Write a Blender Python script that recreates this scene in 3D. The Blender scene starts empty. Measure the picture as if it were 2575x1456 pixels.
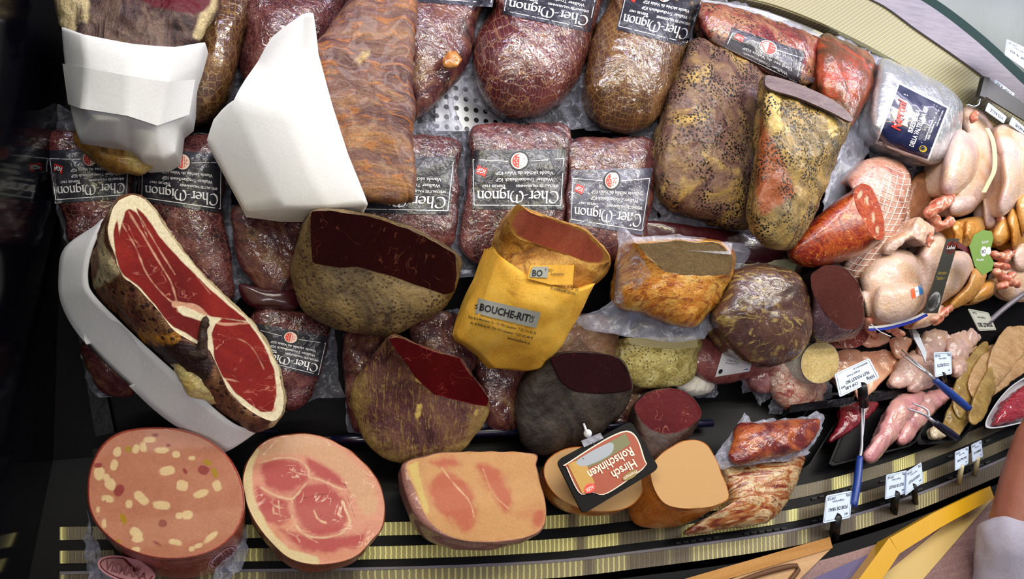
import bpy, bmesh, math, random
import numpy as np
from mathutils import Vector, noise as mn
from mathutils.bvhtree import BVHTree
SC = bpy.context.scene
COL = SC.collection
# ------------------------------------------------------------------ camera, world, lights, exposure
F = 1500.0                      # focal length in pixels of the 2575 x 1456 frame
TH, PH, AL, CZ = math.radians(22), math.radians(36), math.radians(30), 1.0
_f0 = np.array([0, math.sin(PH), -math.cos(PH)]); _X = np.array([1.0, 0, 0])
UP = np.array([0, math.cos(PH), math.sin(PH)])
FW = math.sin(TH)*_X + math.cos(TH)*_f0
RT = math.cos(TH)*_X - math.sin(TH)*_f0
CAM = np.array([0, 0, CZ])
cd = bpy.data.cameras.new('camera'); cam = bpy.data.objects.new('camera', cd); COL.objects.link(cam)
cd.sensor_fit = 'HORIZONTAL'; cd.sensor_width = 36; cd.lens = 36*F/2575; cd.clip_start = 0.01
from mathutils import Matrix
m = Matrix.Identity(4)
for i in range(3):
    m[i][0] = RT[i]; m[i][1] = UP[i]; m[i][2] = -FW[i]; m[i][3] = CAM[i]
cam.matrix_world = m
SC.camera = cam
SC.view_settings.view_transform = 'Standard'; SC.view_settings.look = 'None'
SC.view_settings.gamma = 1; SC.view_settings.exposure = -0.15; SC.view_settings.use_curve_mapping = False
w = bpy.data.worlds.new('shop_ambience'); SC.world = w; w.use_nodes = True
w.node_tree.nodes['Background'].inputs[0].default_value = (0.80, 0.82, 1.0, 1)
w.node_tree.nodes['Background'].inputs[1].default_value = 0.16
def area(name, loc, rot, sx, sy, power, col):
    l = bpy.data.lights.new(name, 'AREA'); l.shape = 'RECTANGLE'; l.size = sx; l.size_y = sy
    l.energy = power; l.color = col
    o = bpy.data.objects.new(name, l); COL.objects.link(o); o.location = loc; o.rotation_euler = [math.radians(a) for a in rot]
    return o
# the strip lamps that hang over the display case, and the shop's ceiling lamps behind them, with one added fill light
area('case_strip_lamp', (1.2, 0.90, 1.25), (8, 0, 0), 3.6, 0.15, 30, (1.0, 0.97, 0.95))
area('case_strip_lamp', (1.2, 0.62, 1.35), (-4, 0, 0), 3.6, 0.08, 13, (1.0, 0.92, 0.55))
area('case_strip_lamp', (1.2, 1.12, 1.15), (20, 0, 0), 3.6, 0.08, 11, (0.72, 0.68, 1.0))
area('ceiling_and_fill_lamp', (0.7, -0.55, 1.9), (-28, 0, 0), 2.6, 0.3, 17, (1.0, 0.96, 0.92))
area('ceiling_and_fill_lamp', (2.6, 0.5, 2.0), (0, 25, 0), 1.2, 0.6, 12, (0.95, 0.95, 1.0))
area('ceiling_and_fill_lamp', (-0.12, -0.62, 1.5), (-34, -4, 0), 0.5, 0.3, 16, (1.0, 0.97, 0.95))  # unseen fill light added to brighten the paper band and mortadella side

# ------------------------------------------------------------------ measuring: pixel of the photo -> point on a plane of the place
Y1 = 0.412
NB = np.array([0, 0, 1.0]); NS = np.array([0, -math.sin(AL), math.cos(AL)])
FR = {'B': (np.zeros(3), NB), 'S': (np.array([0, Y1, 0.0]), NS)}
def W(px, py, fr, h):
    """points of plane `fr` (B bottom shelf, S sloping deck) raised by h, seen at pixels px,py (arrays)"""
    px = np.asarray(px, float); py = np.asarray(py, float); h = np.asarray(h, float) + 0*px
    o, n = FR[fr]
    d = FW[None] + ((px-1287.5)/F)[:, None]*RT[None] + ((728-py)/F)[:, None]*UP[None]
    t = ((o-CAM)@n + h)/(d@n)
    return CAM[None] + t[:, None]*d
def W1(px, py, fr, h): return W([px], [py], fr, [h])[0]
def proj(P):
    d = np.asarray(P)-CAM; z = d@FW
    return np.stack([1287.5+F*(d@RT)/z, 728-F*(d@UP)/z], -1)
def resamp(poly, n, smooth=True, closed=True):
    p = np.array(poly, float)
    if smooth:
        out = []
        m_ = len(p)
        rng = range(m_) if closed else range(m_-1)
        for i in rng:
            if closed: a, b, c, d = p[(i-1) % m_], p[i], p[(i+1) % m_], p[(i+2) % m_]
            else: a, b, c, d = p[max(i-1, 0)], p[i], p[i+1], p[min(i+2, m_-1)]
            for t in np.linspace(0, 1, 12, endpoint=False):
                out.append(0.5*((2*b)+(-a+c)*t+(2*a-5*b+4*c-d)*t*t+(-a+3*b-3*c+d)*t**3))
        if not closed: out.append(p[-1])
        p = np.array(out)
    q = np.vstack([p, p[:1]]) if closed else p
    s = np.r_[0, np.cumsum(np.linalg.norm(np.diff(q[:, :2], axis=0), axis=1))]
    t = np.linspace(0, s[-1], n, endpoint=not closed)
    return np.stack([np.interp(t, s, q[:, k]) for k in range(q.shape[1])], -1)
def cent(p):
    x, y = p[:, 0], p[:, 1]; x1, y1 = np.roll(x, -1), np.roll(y, -1); c = x*y1-x1*y; a = c.sum()
    return np.array([((x+x1)*c).sum()/(3*a), ((y+y1)*c).sum()/(3*a)])
def at_angles(poly, c, ang):
    """radius of the outline around c at each angle"""
    a = np.array(poly); b = np.roll(a, -1, axis=0); out = np.zeros((len(ang), 2))
    e = b-a; w_ = a-c
    for i, t in enumerate(ang):
        d = np.array([math.cos(t), math.sin(t)])
        den = d[0]*e[:, 1]-d[1]*e[:, 0]
        den = np.where(abs(den) < 1e-9, 1e-9, den)
        r = (w_[:, 0]*e[:, 1]-w_[:, 1]*e[:, 0])/den
        s = (w_[:, 0]*d[1]-w_[:, 1]*d[0])/den
        ok = (s >= -1e-6) & (s <= 1+1e-6) & (r > 0)
        rr = r[ok].max() if ok.any() else 1.0
        out[i] = c+d*rr
    return out
# ------------------------------------------------------------------ things and parts
class G:                                   # bare geometry in world space
    def __init__(s, v, f, mi=None, uv=None, at=None, smooth=True): s.v = np.array(v, float); s.f = f; s.mi = mi; s.uv = uv; s.at = at or {}; s.smooth = smooth; s._b = None
    def bvh(s):
        if s._b is None: s._b = BVHTree.FromPolygons([tuple(x) for x in s.v], s.f)
        return s._b
def join(*gs):
    v = []; f = []; mi = []; o = 0
    for g in gs:
        v += list(g.v); f += [tuple(i+o for i in x) for x in g.f]; mi += list(g.mi) if g.mi is not None else [0]*len(g.f); o += len(g.v)
    return G(v, f, mi, smooth=gs[0].smooth)
def lump(g, amp, sc, seed=0, sc2=None, amp2=0):
    me = bpy.data.meshes.new('t'); me.from_pydata([tuple(x) for x in g.v], [], g.f); me.update()
    nr = np.array([v.normal[:] for v in me.vertices]); bpy.data.meshes.remove(me)
    o = Vector((seed*3.1, seed*1.7, 0))
    for i, v in enumerate(g.v):
        k = amp*mn.noise(Vector(v)*sc+o)
        if amp2: k += amp2*mn.noise(Vector(v)*sc2+o)
        g.v[i] = v+nr[i]*k
    g._b = None
    return g
class Thing:
    def __init__(s, name, label, cat, group=None): s.n = name; s.l = label; s.c = cat; s.g = group; s.parts = []; ALL.append(s)
    def add(s, name, g, mat, sub=None, label=None, kind=None): s.parts.append([name, g, mat if isinstance(mat, (list, tuple)) else [mat], sub, label, kind, None]); return len(s.parts)-1
    def base(s):
        v = np.vstack([p[1].v for p in s.parts[:1]]); z = min(p[1].v[:, 2].min() for p in s.parts)
        return np.array([v[:, 0].mean(), v[:, 1].mean(), z])
ALL = []
def mk(name, g, mats, org):
    me = bpy.data.meshes.new(name); me.from_pydata([tuple(x) for x in (g.v-org)], [], g.f)
    for m_ in mats: me.materials.append(m_)
    if g.mi is not None: me.polygons.foreach_set('material_index', np.array(g.mi, 'i'))
    me.polygons.foreach_set('use_smooth', [g.smooth]*len(g.f))
    if g.uv is not None:
        u = me.uv_layers.new(name='uv'); li = np.zeros(len(me.loops), 'i'); me.loops.foreach_get('vertex_index', li)
        u.data.foreach_set('uv', np.array(g.uv, float)[li].ravel())
    for k, a in g.at.items():
        t = me.attributes.new(k, 'FLOAT', 'POINT'); t.data.foreach_set('value', np.array(a, 'f'))
    me.update()
    o = bpy.data.objects.new(name, me); COL.objects.link(o); return o
GROUPS = {'vacuum_packed_meat': 'vacuum packed meats in the case', 'dried_beef_half': 'cut halves of dried beef', 'price_card': 'price cards in the display', 'meat_loaf': 'meat loaves in the front row', 'bacon_slab': 'bacon slabs', 'meat_tray': 'trays on the shelf', 'serving_fork': 'serving forks', 'cutting_board': 'cutting boards on the service ledge', 'turkey_tenderloin': 'poultry tenderloins', 'packed_scraps': 'packs of meat scraps'}
def build_all():
    for t in ALL:
        if not t.g: t.g = GROUPS.get(t.n)
    for t in ALL:
        org = t.base()
        if len(t.parts) == 1:
            n, g, mats, *_ = t.parts[0]; r = mk(t.n, g, mats, org); r.location = org
        else:
            r = bpy.data.objects.new(t.n, None); COL.objects.link(r); r.location = org; r.empty_display_size = .05
            for p in t.parts:
                o = mk(p[0], p[1], p[2], org); p[6] = o; o.parent = r if p[3] is None else t.parts[p[3]][6]
                if p[4]: o['label'] = p[4]
                if p[5]: o['kind'] = p[5]
        r['label'] = t.l; r['category'] = t.c
        if t.g: r['group'] = t.g
def struct(name, g, mat):
    org = np.array([g.v[:, 0].mean(), g.v[:, 1].mean(), g.v[:, 2].min()])
    o = mk(name, g, mat if isinstance(mat, (list, tuple)) else [mat], org); o.location = org; o['kind'] = 'structure'; return o
# ------------------------------------------------------------------ shapes
def body(sil, fr, hb, hm, ht, face=None, fh=None, c=None, N=150, K=14, shrink=.12, lmp=None, smooth=True, pr=1.0, fsm=True, R=26, lean=None):
    """solid whose widest outline is `sil` at height hm, domed to ht (or to a flat cut `face`), standing on hb.
    fh: height of the cut at a pixel: (h0, per 100px in x, per 100px in y). returns body G, cut-face G (with pixel coordinates)"""
    S = resamp(sil, N, smooth)
    cc = np.array(c, float) if c is not None else cent(resamp(face, 100, False) if face is not None else S)
    ang = np.arctan2(S[:, 1]-cc[1], S[:, 0]-cc[0])
    v = []; rows = []
    def row(P): rows.append(len(v)); v.extend(list(P))
    if face is not None:
        Fp = at_angles(resamp(face, 240, fsm), cc, ang)
        far = np.linalg.norm(Fp-cc, axis=1) > np.linalg.norm(S-cc, axis=1)
        Fp[far] = S[far]*.995+cc*.005
        fhf = lambda q: fh[0]+fh[1]*(q[:, 0]-cc[0])/100+fh[2]*(q[:, 1]-cc[1])/100
        FH = fhf(Fp)
        for a in np.linspace(0, math.pi/2, K+1):
            t = math.sin(a)
            row(W(*(Fp+(S-Fp)*t).T, fr, FH+(hm-FH)*(1-math.cos(a))))
    else:
        for a in np.linspace(.02, math.pi/2, K+6):
            t = math.sin(a)
            row(W(*(cc+(S-cc)*t).T, fr, hm+(ht-hm)*math.cos(a)**pr))
    Wm = v[rows[-1]:]; n = FR[fr][1]; wc = np.mean(Wm, axis=0)
    Wm = np.array(Wm)
    ln = np.array(lean) if lean is not None else np.zeros(3)
    for b in np.linspace(.12, 1, 9):
        k = 1-shrink*(1-math.sqrt(max(0, 1-b*b)))
        q = wc+(Wm-wc)*k; row(q-n*(hm-hb)*b+ln*b)
    wb = np.mean(v[rows[-1]:], axis=0); row(wb+(np.array(v[rows[-1]:])-wb)*.5)
    f = []
    for a, b in zip(rows[:-1], rows[1:]):
        for i in range(N):
            j = (i+1) % N; f.append((a+i, a+j, b+j, b+i))
    v.append(wb); e = len(v)-1
    for i in range(N): f.append((rows[-1]+i, rows[-1]+(i+1) % N, e))
    if face is None: f.append(tuple(range(rows[0], rows[0]+N))[::-1])
    B_ = G(v, f)
    FG = None
    if face is not None:
        fv = []; px = []
        for s in np.linspace(1, 0, R+1)[:-1]:
            q = cc+(Fp-cc)*s; fv.extend(W(*q.T, fr, fhf(q))); px.extend(q)
        fv.append(W1(cc[0], cc[1], fr, fh[0])); px.append(cc); ff = []
        for r in range(R-1):
            for i in range(N):
                j = (i+1) % N; ff.append((r*N+i, r*N+j, (r+1)*N+j, (r+1)*N+i))
        for i in range(N): ff.append(((R-1)*N+i, (R-1)*N+(i+1) % N, R*N))
        ff = [x[::-1] for x in ff]
        FG = G(fv, ff); FG.px = np.array(px); FG.rim = np.r_[np.repeat(np.linspace(0, 1, R+1)[:-1], N), 1]
        FG.out = Fp
    B_.px = None
    if lmp: lump(B_, *lmp)
    if FG is not None and lmp:      # keep the rim of the cut on the body
        FG.v[:N] = B_.v[:N]
    return B_, FG
def fix(g):
    """point the faces of a closed shape outwards"""
    bm = bmesh.new(); vs = [bm.verts.new(tuple(x)) for x in g.v]
    for x in g.f:
        try: bm.faces.new([vs[i] for i in x])
        except ValueError: pass
    bmesh.ops.recalc_face_normals(bm, faces=bm.faces); bm.verts.index_update()
    f = [tuple(v.index for v in x.verts) for x in bm.faces]; bm.free(); g.f = f; return g
def sheet(out, fr, h, c=None, N=120, R=14, wr=.004, wsc=40, seed=0, smooth=False, inner=None, dome=0, thick=.0006, hf=None):
    """thin film or paper of outline `out`; crumpled by wr; two-sided skin with real thickness"""
    S = resamp(out, N, smooth); cc = np.array(c, float) if c is not None else cent(S)
    v = []; r0 = 0 if inner is None else inner
    for s in np.linspace(1, r0 if r0 else .04, R):
        q = cc+(S-cc)*s
        hh = (hf(q[:, 0], q[:, 1]) if hf else h)+dome*(1-s*s)
        v.extend(W(*q.T, fr, hh))
    v = np.array(v); n = FR[fr][1]; o = Vector((seed*2.3, 0, seed))
    for i, p in enumerate(v):
        v[i] = p+n*(wr*mn.noise(Vector(p)*wsc+o)+.5*wr*mn.noise(Vector(p)*wsc*2.3+o)+wr*.4)+np.array([.5, .3, 0])*wr*.5*mn.noise(Vector(p)*wsc*1.3-o)
    f = []
    for r in range(R-1):
        for i in range(N):
            j = (i+1) % N; f.append((r*N+i, r*N+j, (r+1)*N+j, (r+1)*N+i))
    if not inner: f.append(tuple(range((R-1)*N, R*N)))
    k = len(v); v2 = np.vstack([v, v-n*thick]); f2 = f+[tuple(i+k for i in x[::-1]) for x in f]
    for i in range(N):
        j = (i+1) % N; f2.append((j, i, k+i, k+j))
    if inner:
        b = (R-1)*N
        for i in range(N):
            j = (i+1) % N; f2.append((b+i, b+j, k+b+j, k+b+i))
    return G(v2, f2)
def facets(pts, faces, fr, skirt=None, thick=.0008, base=None):
    """folded paper: named corners (px,py,h) and flat facets between the folds, edge turned down to `base`"""
    ks = list(pts); ix = {k: i for i, k in enumerate(ks)}
    v = [W1(*pts[k][:2], fr, pts[k][2]) for k in ks]; f = [tuple(ix[c] for c in x) for x in faces]
    if skirt:
        n0 = len(v); n = FR[fr][1]
        for k in skirt: v.append(W1(*pts[k][:2], fr, pts[k][2])-n*(pts[k][2]-base))
        for a in range(len(skirt)):
            b = (a+1) % len(skirt); f.append((ix[skirt[a]], ix[skirt[b]], n0+b, n0+a))
    return G(v, f, smooth=False)
def strip(A, hA, Bp, hB, fr, n=60, thick=.002, smooth=True, rows=3, uvs=1.0):
    """band between two edge lines, with thickness; uv = metres along it"""
    a = resamp(A, n, smooth, False); b = resamp(Bp, n, smooth, False)
    ha = a[:, 2] if a.shape[1] > 2 else hA; hb = b[:, 2] if b.shape[1] > 2 else hB
    pa = W(a[:, 0], a[:, 1], fr, ha); pb = W(b[:, 0], b[:, 1], fr, hb)
    nm = FR[fr][1]; v = []; uv = []
    s = np.r_[0, np.cumsum(np.linalg.norm(np.diff(pa, axis=0), axis=1))]
    for k in range(rows+1):
        t = k/rows; v.extend(pa+(pb-pa)*t); uv.extend(np.stack([s*uvs, 0*s+t], -1))
    f = [(r*n+i, r*n+i+1, (r+1)*n+i+1, (r+1)*n+i) for r in range(rows) for i in range(n-1)]
    k = len(v); v = np.array(v); v2 = np.vstack([v, v-nm*thick]); f2 = f+[tuple(i+k for i in x[::-1]) for x in f]
    per = [i for i in range(n)]+[r*n+n-1 for r in range(1, rows+1)]+[rows*n+i for i in range(n-2, -1, -1)]+[r*n for r in range(rows-1, 0, -1)]
    for i in range(len(per)):
        x, y = per[i], per[(i+1) % len(per)]; f2.append((y, x, x+k, y+k))
    g = G(v2, f2, uv=np.vstack([uv, uv]), smooth=False); return fix(g)
def tube(path, fr, seg=12, closed_ends=True, world=False, flat=1.0):
    """round bar through (px,py,h,r) stations, r in metres"""
    p = np.array(path, float)
    P = p[:, :3] if world else W(p[:, 0], p[:, 1], fr, p[:, 2]); r = p[:, 3]
    Q = resamp(np.c_[P, r], max(2, len(P)*5), len(P) > 2, False) if len(P) > 2 else np.c_[P, r]
    v = []; n = len(Q)
    for i in range(n):
        t = Q[min(i+1, n-1), :3]-Q[max(i-1, 0), :3]; t = t/(np.linalg.norm(t)+1e-9)
        a = np.cross(t, NS if abs(t@NS) < .9 else _X); a /= np.linalg.norm(a); b = np.cross(t, a)
        for k in range(seg):
            w_ = 2*math.pi*k/seg; v.append(Q[i, :3]+Q[i, 3]*(math.cos(w_)*a+flat*math.sin(w_)*b))
    f = [(i*seg+k, i*seg+(k+1) % seg, (i+1)*seg+(k+1) % seg, (i+1)*seg+k) for i in range(n-1) for k in range(seg)]
    f += [tuple(range(seg))[::-1], tuple(range((n-1)*seg, n*seg))]
    return fix(G(v, f))
def blobs(chains, fr, vox=.004, sm=6, world=False, flat=1.0, lmp=None):
    """one continuous skin grown over chains of (px,py,h,r) stations"""
    bm = bmesh.new(); n = FR[fr][1]
    for ch in chains:
        p = np.array(ch, float); P = p[:, :3] if world else W(p[:, 0], p[:, 1], fr, p[:, 2]); Q = np.c_[P, p[:, 3]]
        if len(Q) > 1:
            L = np.linalg.norm(np.diff(Q[:, :3], axis=0), axis=1).sum(); k = max(3, int(L/(Q[:, 3].min()*.45))+2)
            Q = resamp(Q, min(k, 60), len(Q) > 2, False) if False else np.array([[np.interp(t, np.r_[0, np.cumsum(np.linalg.norm(np.diff(Q[:, :3], axis=0), axis=1))], Q[:, c]) for c in range(4)] for t in np.linspace(0, L, min(k, 60))])
        for q in Q:
            r_ = bmesh.ops.create_icosphere(bm, subdivisions=2, radius=float(q[3]))
            for vv in r_['verts']:
                c = np.array(vv.co); d = c@n
                if flat != 1: c = c-n*d*(1-flat)
                vv.co = Vector(tuple(q[:3]+c))
    me = bpy.data.meshes.new('t'); bm.to_mesh(me); bm.free(); o = bpy.data.objects.new('t', me); COL.objects.link(o)
    mo = o.modifiers.new('r', 'REMESH'); mo.mode = 'VOXEL'; mo.voxel_size = vox
    m2 = o.modifiers.new('s', 'SMOOTH'); m2.iterations = sm; m2.factor = .5
    dg = bpy.context.evaluated_depsgraph_get(); e = bpy.data.meshes.new_from_object(o.evaluated_get(dg))
    g = G([v.co[:] for v in e.vertices], [tuple(p.vertices) for p in e.polygons])
    bpy.data.objects.remove(o); bpy.data.meshes.remove(me); bpy.data.meshes.remove(e)
    if lmp: lump(g, *lmp)
    return g
def box(c, ax, ay, az):
    c, ax, ay, az = [np.array(x, float) for x in (c, ax, ay, az)]
    v = [c+sx*ax+sy*ay+sz*az for sz in (-1, 1) for sx, sy in ((-1, -1), (1, -1), (1, 1), (-1, 1))]
    return fix(G(v, [(0, 3, 2, 1), (4, 5, 6, 7), (0, 1, 5, 4), (1, 2, 6, 5), (2, 3, 7, 6), (3, 0, 4, 7)], smooth=False))
def slab(out, fr, h, thick, smooth=False, n=80, tilt=None, bev=.0):
    """flat plate of outline out; tilt (h0,gx,gy) per 100px about its centre"""
    S = resamp(out, n, smooth) if smooth else np.array(out, float)
    c = S.mean(0); hh = h+(tilt[0]*(S[:, 0]-c[0])+tilt[1]*(S[:, 1]-c[1]))/100 if tilt else h
    a = W(S[:, 0], S[:, 1], fr, hh)
    if len(a) > 2:
        nr = np.cross(a[1]-a[0], a[2]-a[1]) if len(a) == 4 else FR[fr][1]; nr = nr/np.linalg.norm(nr)
        if nr@FR[fr][1] < 0: nr = -nr
    k = len(a); v = np.vstack([a, a-nr*thick])
    f = [tuple(range(k)), tuple(range(k, 2*k))[::-1]]+[((i+1) % k, i, k+i, k+(i+1) % k) for i in range(k)]
    return fix(G(v, f, smooth=False))
# ------------------------------------------------------------------ lettering and printed labels
_tc = {}
def text2d(s, bold=0):
    """outline letters of unit height as (verts, faces), left aligned at 0"""
    if (s, bold) in _tc: return _tc[(s, bold)]
    cu = bpy.data.curves.new('t', 'FONT'); cu.body = s; cu.size = 1.0; cu.offset = bold; cu.resolution_u = 2
    o = bpy.data.objects.new('t', cu); COL.objects.link(o)
    dg = bpy.context.evaluated_depsgraph_get(); e = bpy.data.meshes.new_from_object(o.evaluated_get(dg))
    v = np.array([x.co[:2] for x in e.vertices]); f = [tuple(p.vertices) for p in e.polygons]
    bpy.data.objects.remove(o); bpy.data.curves.remove(cu); bpy.data.meshes.remove(e)
    if len(v): v[:, 0] -= v[:, 0].min()
    _tc[(s, bold)] = (v, f); return v, f
class Art:
    """flat artwork in label units (x 0..1 to the right, y up), in layers"""
    def __init__(s): s.v = []; s.f = []; s.mi = []; s.z = []
    def poly(s, pts, mi, z=1):
        o = len(s.v); s.v += [tuple(p) for p in pts]; s.z += [z]*len(pts); s.f.append(tuple(range(o, o+len(pts)))); s.mi.append(mi); return s
    def grid(s, x0, y0, x1, y1, mi, n=14, m_=10, z=0):
        o = len(s.v)
        for j in range(m_+1):
            for i in range(n+1): s.v.append((x0+(x1-x0)*i/n, y0+(y1-y0)*j/m_)); s.z.append(z)
        for j in range(m_):
            for i in range(n): a = o+j*(n+1)+i; s.f.append((a, a+1, a+n+2, a+n+1)); s.mi.append(mi)
        return s
    def disc(s, x, y, r, mi, z=1, a0=0, a1=360, n=28, ry=None):
        A = np.radians(np.linspace(a0, a1, n, endpoint=(a1-a0) != 360)); ry = ry or r
        return s.poly([(x+r*math.cos(a), y+ry*math.sin(a)) for a in A], mi, z)
    def line(s, pts, wd, mi, z=1):
        p = np.array(pts, float)
        for a, b in zip(p[:-1], p[1:]):
            L = np.linalg.norm(b-a)
            if L < 1e-6: continue
            t = (b-a)/L; q = np.array([-t[1], t[0]])*wd/2; k = max(1, int(L/.08))
            for i in range(k):
                u, v_ = a+t*L*i/k, a+t*L*(i+1)/k; s.poly([u-q, v_-q, v_+q, u+q], mi, z)
        return s
    def text(s, t, x, y, h, mi, width=None, z=1, bold=0, ang=0, center=False, shear=0):
        v, f = text2d(t, bold)
        if not len(v): return s
        k = h/.72; kx = k
        if width: kx = width/v[:, 0].max()
        q = v*np.array([kx, k]); q[:, 0] += q[:, 1]*shear
        if center: q[:, 0] -= q[:, 0].max()/2
        c, n_ = math.cos(math.radians(ang)), math.sin(math.radians(ang))
        q = np.stack([x+q[:, 0]*c-q[:, 1]*n_, y+q[:, 0]*n_+q[:, 1]*c], -1)
        o = len(s.v); s.v += [tuple(p) for p in q]; s.z += [z]*len(q)
        for x_ in f: s.f.append(tuple(i+o for i in x_)); s.mi.append(mi)
        return s
    def nib(s, t, x, y, h, width, mi, z=1):
        """broad-nib lettering for the big wordmark"""
        adv = 0; st = []
        for ch in t:
            ss, a = GL[ch]; st += [[(px+adv, py) for px, py in q] for q in ss]; adv += a
        kx = width/adv; nv = np.array([.062, .045])
        for q in st:
            q = np.array(q)
            for a, b in zip(q[:-1], q[1:]):
                for nn in (nv, np.array([-.018, .03])):
                    qs = np.array([a-nn, b-nn, b+nn, a+nn]); s.poly([(x+p[0]*kx, y+p[1]*h) for p in qs], mi, z)
        return s
    def put(s, quad, bvh=None, fr='S', h=.05, off=.0012, dz=.0005, plane=None):
        """lay the artwork onto a surface: quad = pixel corners of (x0,y0) (x1,y0) (x1,y1) (x0,y1)"""
        x0 = min(p[0] for p in s.v[:]) if False else 0.0
        V = np.array(s.v, float); X, Yv = V[:, 0]/s.w, V[:, 1]/s.h
        q = [np.array(p, float) for p in quad]
        P = ((1-X)*(1-Yv))[:, None]*q[0]+(X*(1-Yv))[:, None]*q[1]+(X*Yv)[:, None]*q[2]+((1-X)*Yv)[:, None]*q[3]
        out = W(P[:, 0], P[:, 1], fr, h)
        for i, p in enumerate(P):
            d = FW+(p[0]-1287.5)/F*RT+(728-p[1])/F*UP; d = d/np.linalg.norm(d)
            if bvh is not None:
                hit = bvh.ray_cast(Vector(tuple(CAM)), Vector(tuple(d)))
                if hit[0] is not None: out[i] = np.array(hit[0])
            out[i] = out[i]-d*(off+dz*s.z[i])
        g = G(out, s.f, s.mi); g.smooth = True
        return g
def size(a, w_, h_): a.w = w_; a.h = h_; return a
def _arc(cx, cy, rx, ry, a0, a1, n=14): return [(cx+rx*math.cos(math.radians(a)), cy+ry*math.sin(math.radians(a))) for a in np.linspace(a0, a1, n)]
GL = {
 'C': ([_arc(.44, .5, .38, .48, 48, 312, 18), [(.70, .86), (.72, .70)]], .86),
 'h': ([[(.10, 1.0), (.10, 0)], [(.02, .93), (.10, 1.0)], [(.02, 0), (.2, 0)], [(.10, .40), (.2, .56), (.33, .60), (.44, .50), (.45, .3), (.45, 0)], [(.38, 0), (.54, 0)]], .60),
 'e': ([_arc(.29, .3, .24, .29, 12, 322, 16), [(.05, .28), (.52, .36)]], .58),
 'r': ([[(.10, .6), (.10, 0)], [(.02, .56), (.1, .6)], [(.02, 0), (.2, 0)], [(.10, .40), (.2, .56), (.36, .56)]], .42),
 '-': ([[(.02, .28), (.28, .34)]], .34),
 'M': ([_arc(.36, .46, .28, .46, 75, 265, 16), [(.56, .9), (.48, .98), (.40, .9)], [(.56, .92), (.56, .3)], _arc(.78, .46, .27, .46, 125, -85, 18), [(.56, .8), (.62, .92)], [(.36, 0), (.28, .08)]], 1.14),
 'i': ([[(.10, .6), (.10, 0)], [(.02, .56), (.1, .6)], [(.02, 0), (.2, 0)], [(.09, .80), (.12, .84)]], .25),
 'g': ([_arc(.27, .34, .20, .25, 0, 360, 16), [(.48, .6), (.48, -.08), (.40, -.24), (.24, -.3), (.08, -.22)]], .60),
 'n': ([[(.10, .6), (.10, 0)], [(.02, .56), (.1, .6)], [(.02, 0), (.2, 0)], [(.10, .40), (.2, .56), (.33, .60), (.44, .50), (.45, .3), (.45, 0)], [(.38, 0), (.54, 0)]], .60),
 'o': ([_arc(.29, .3, .24, .29, 0, 360, 18)], .60),
}
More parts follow.
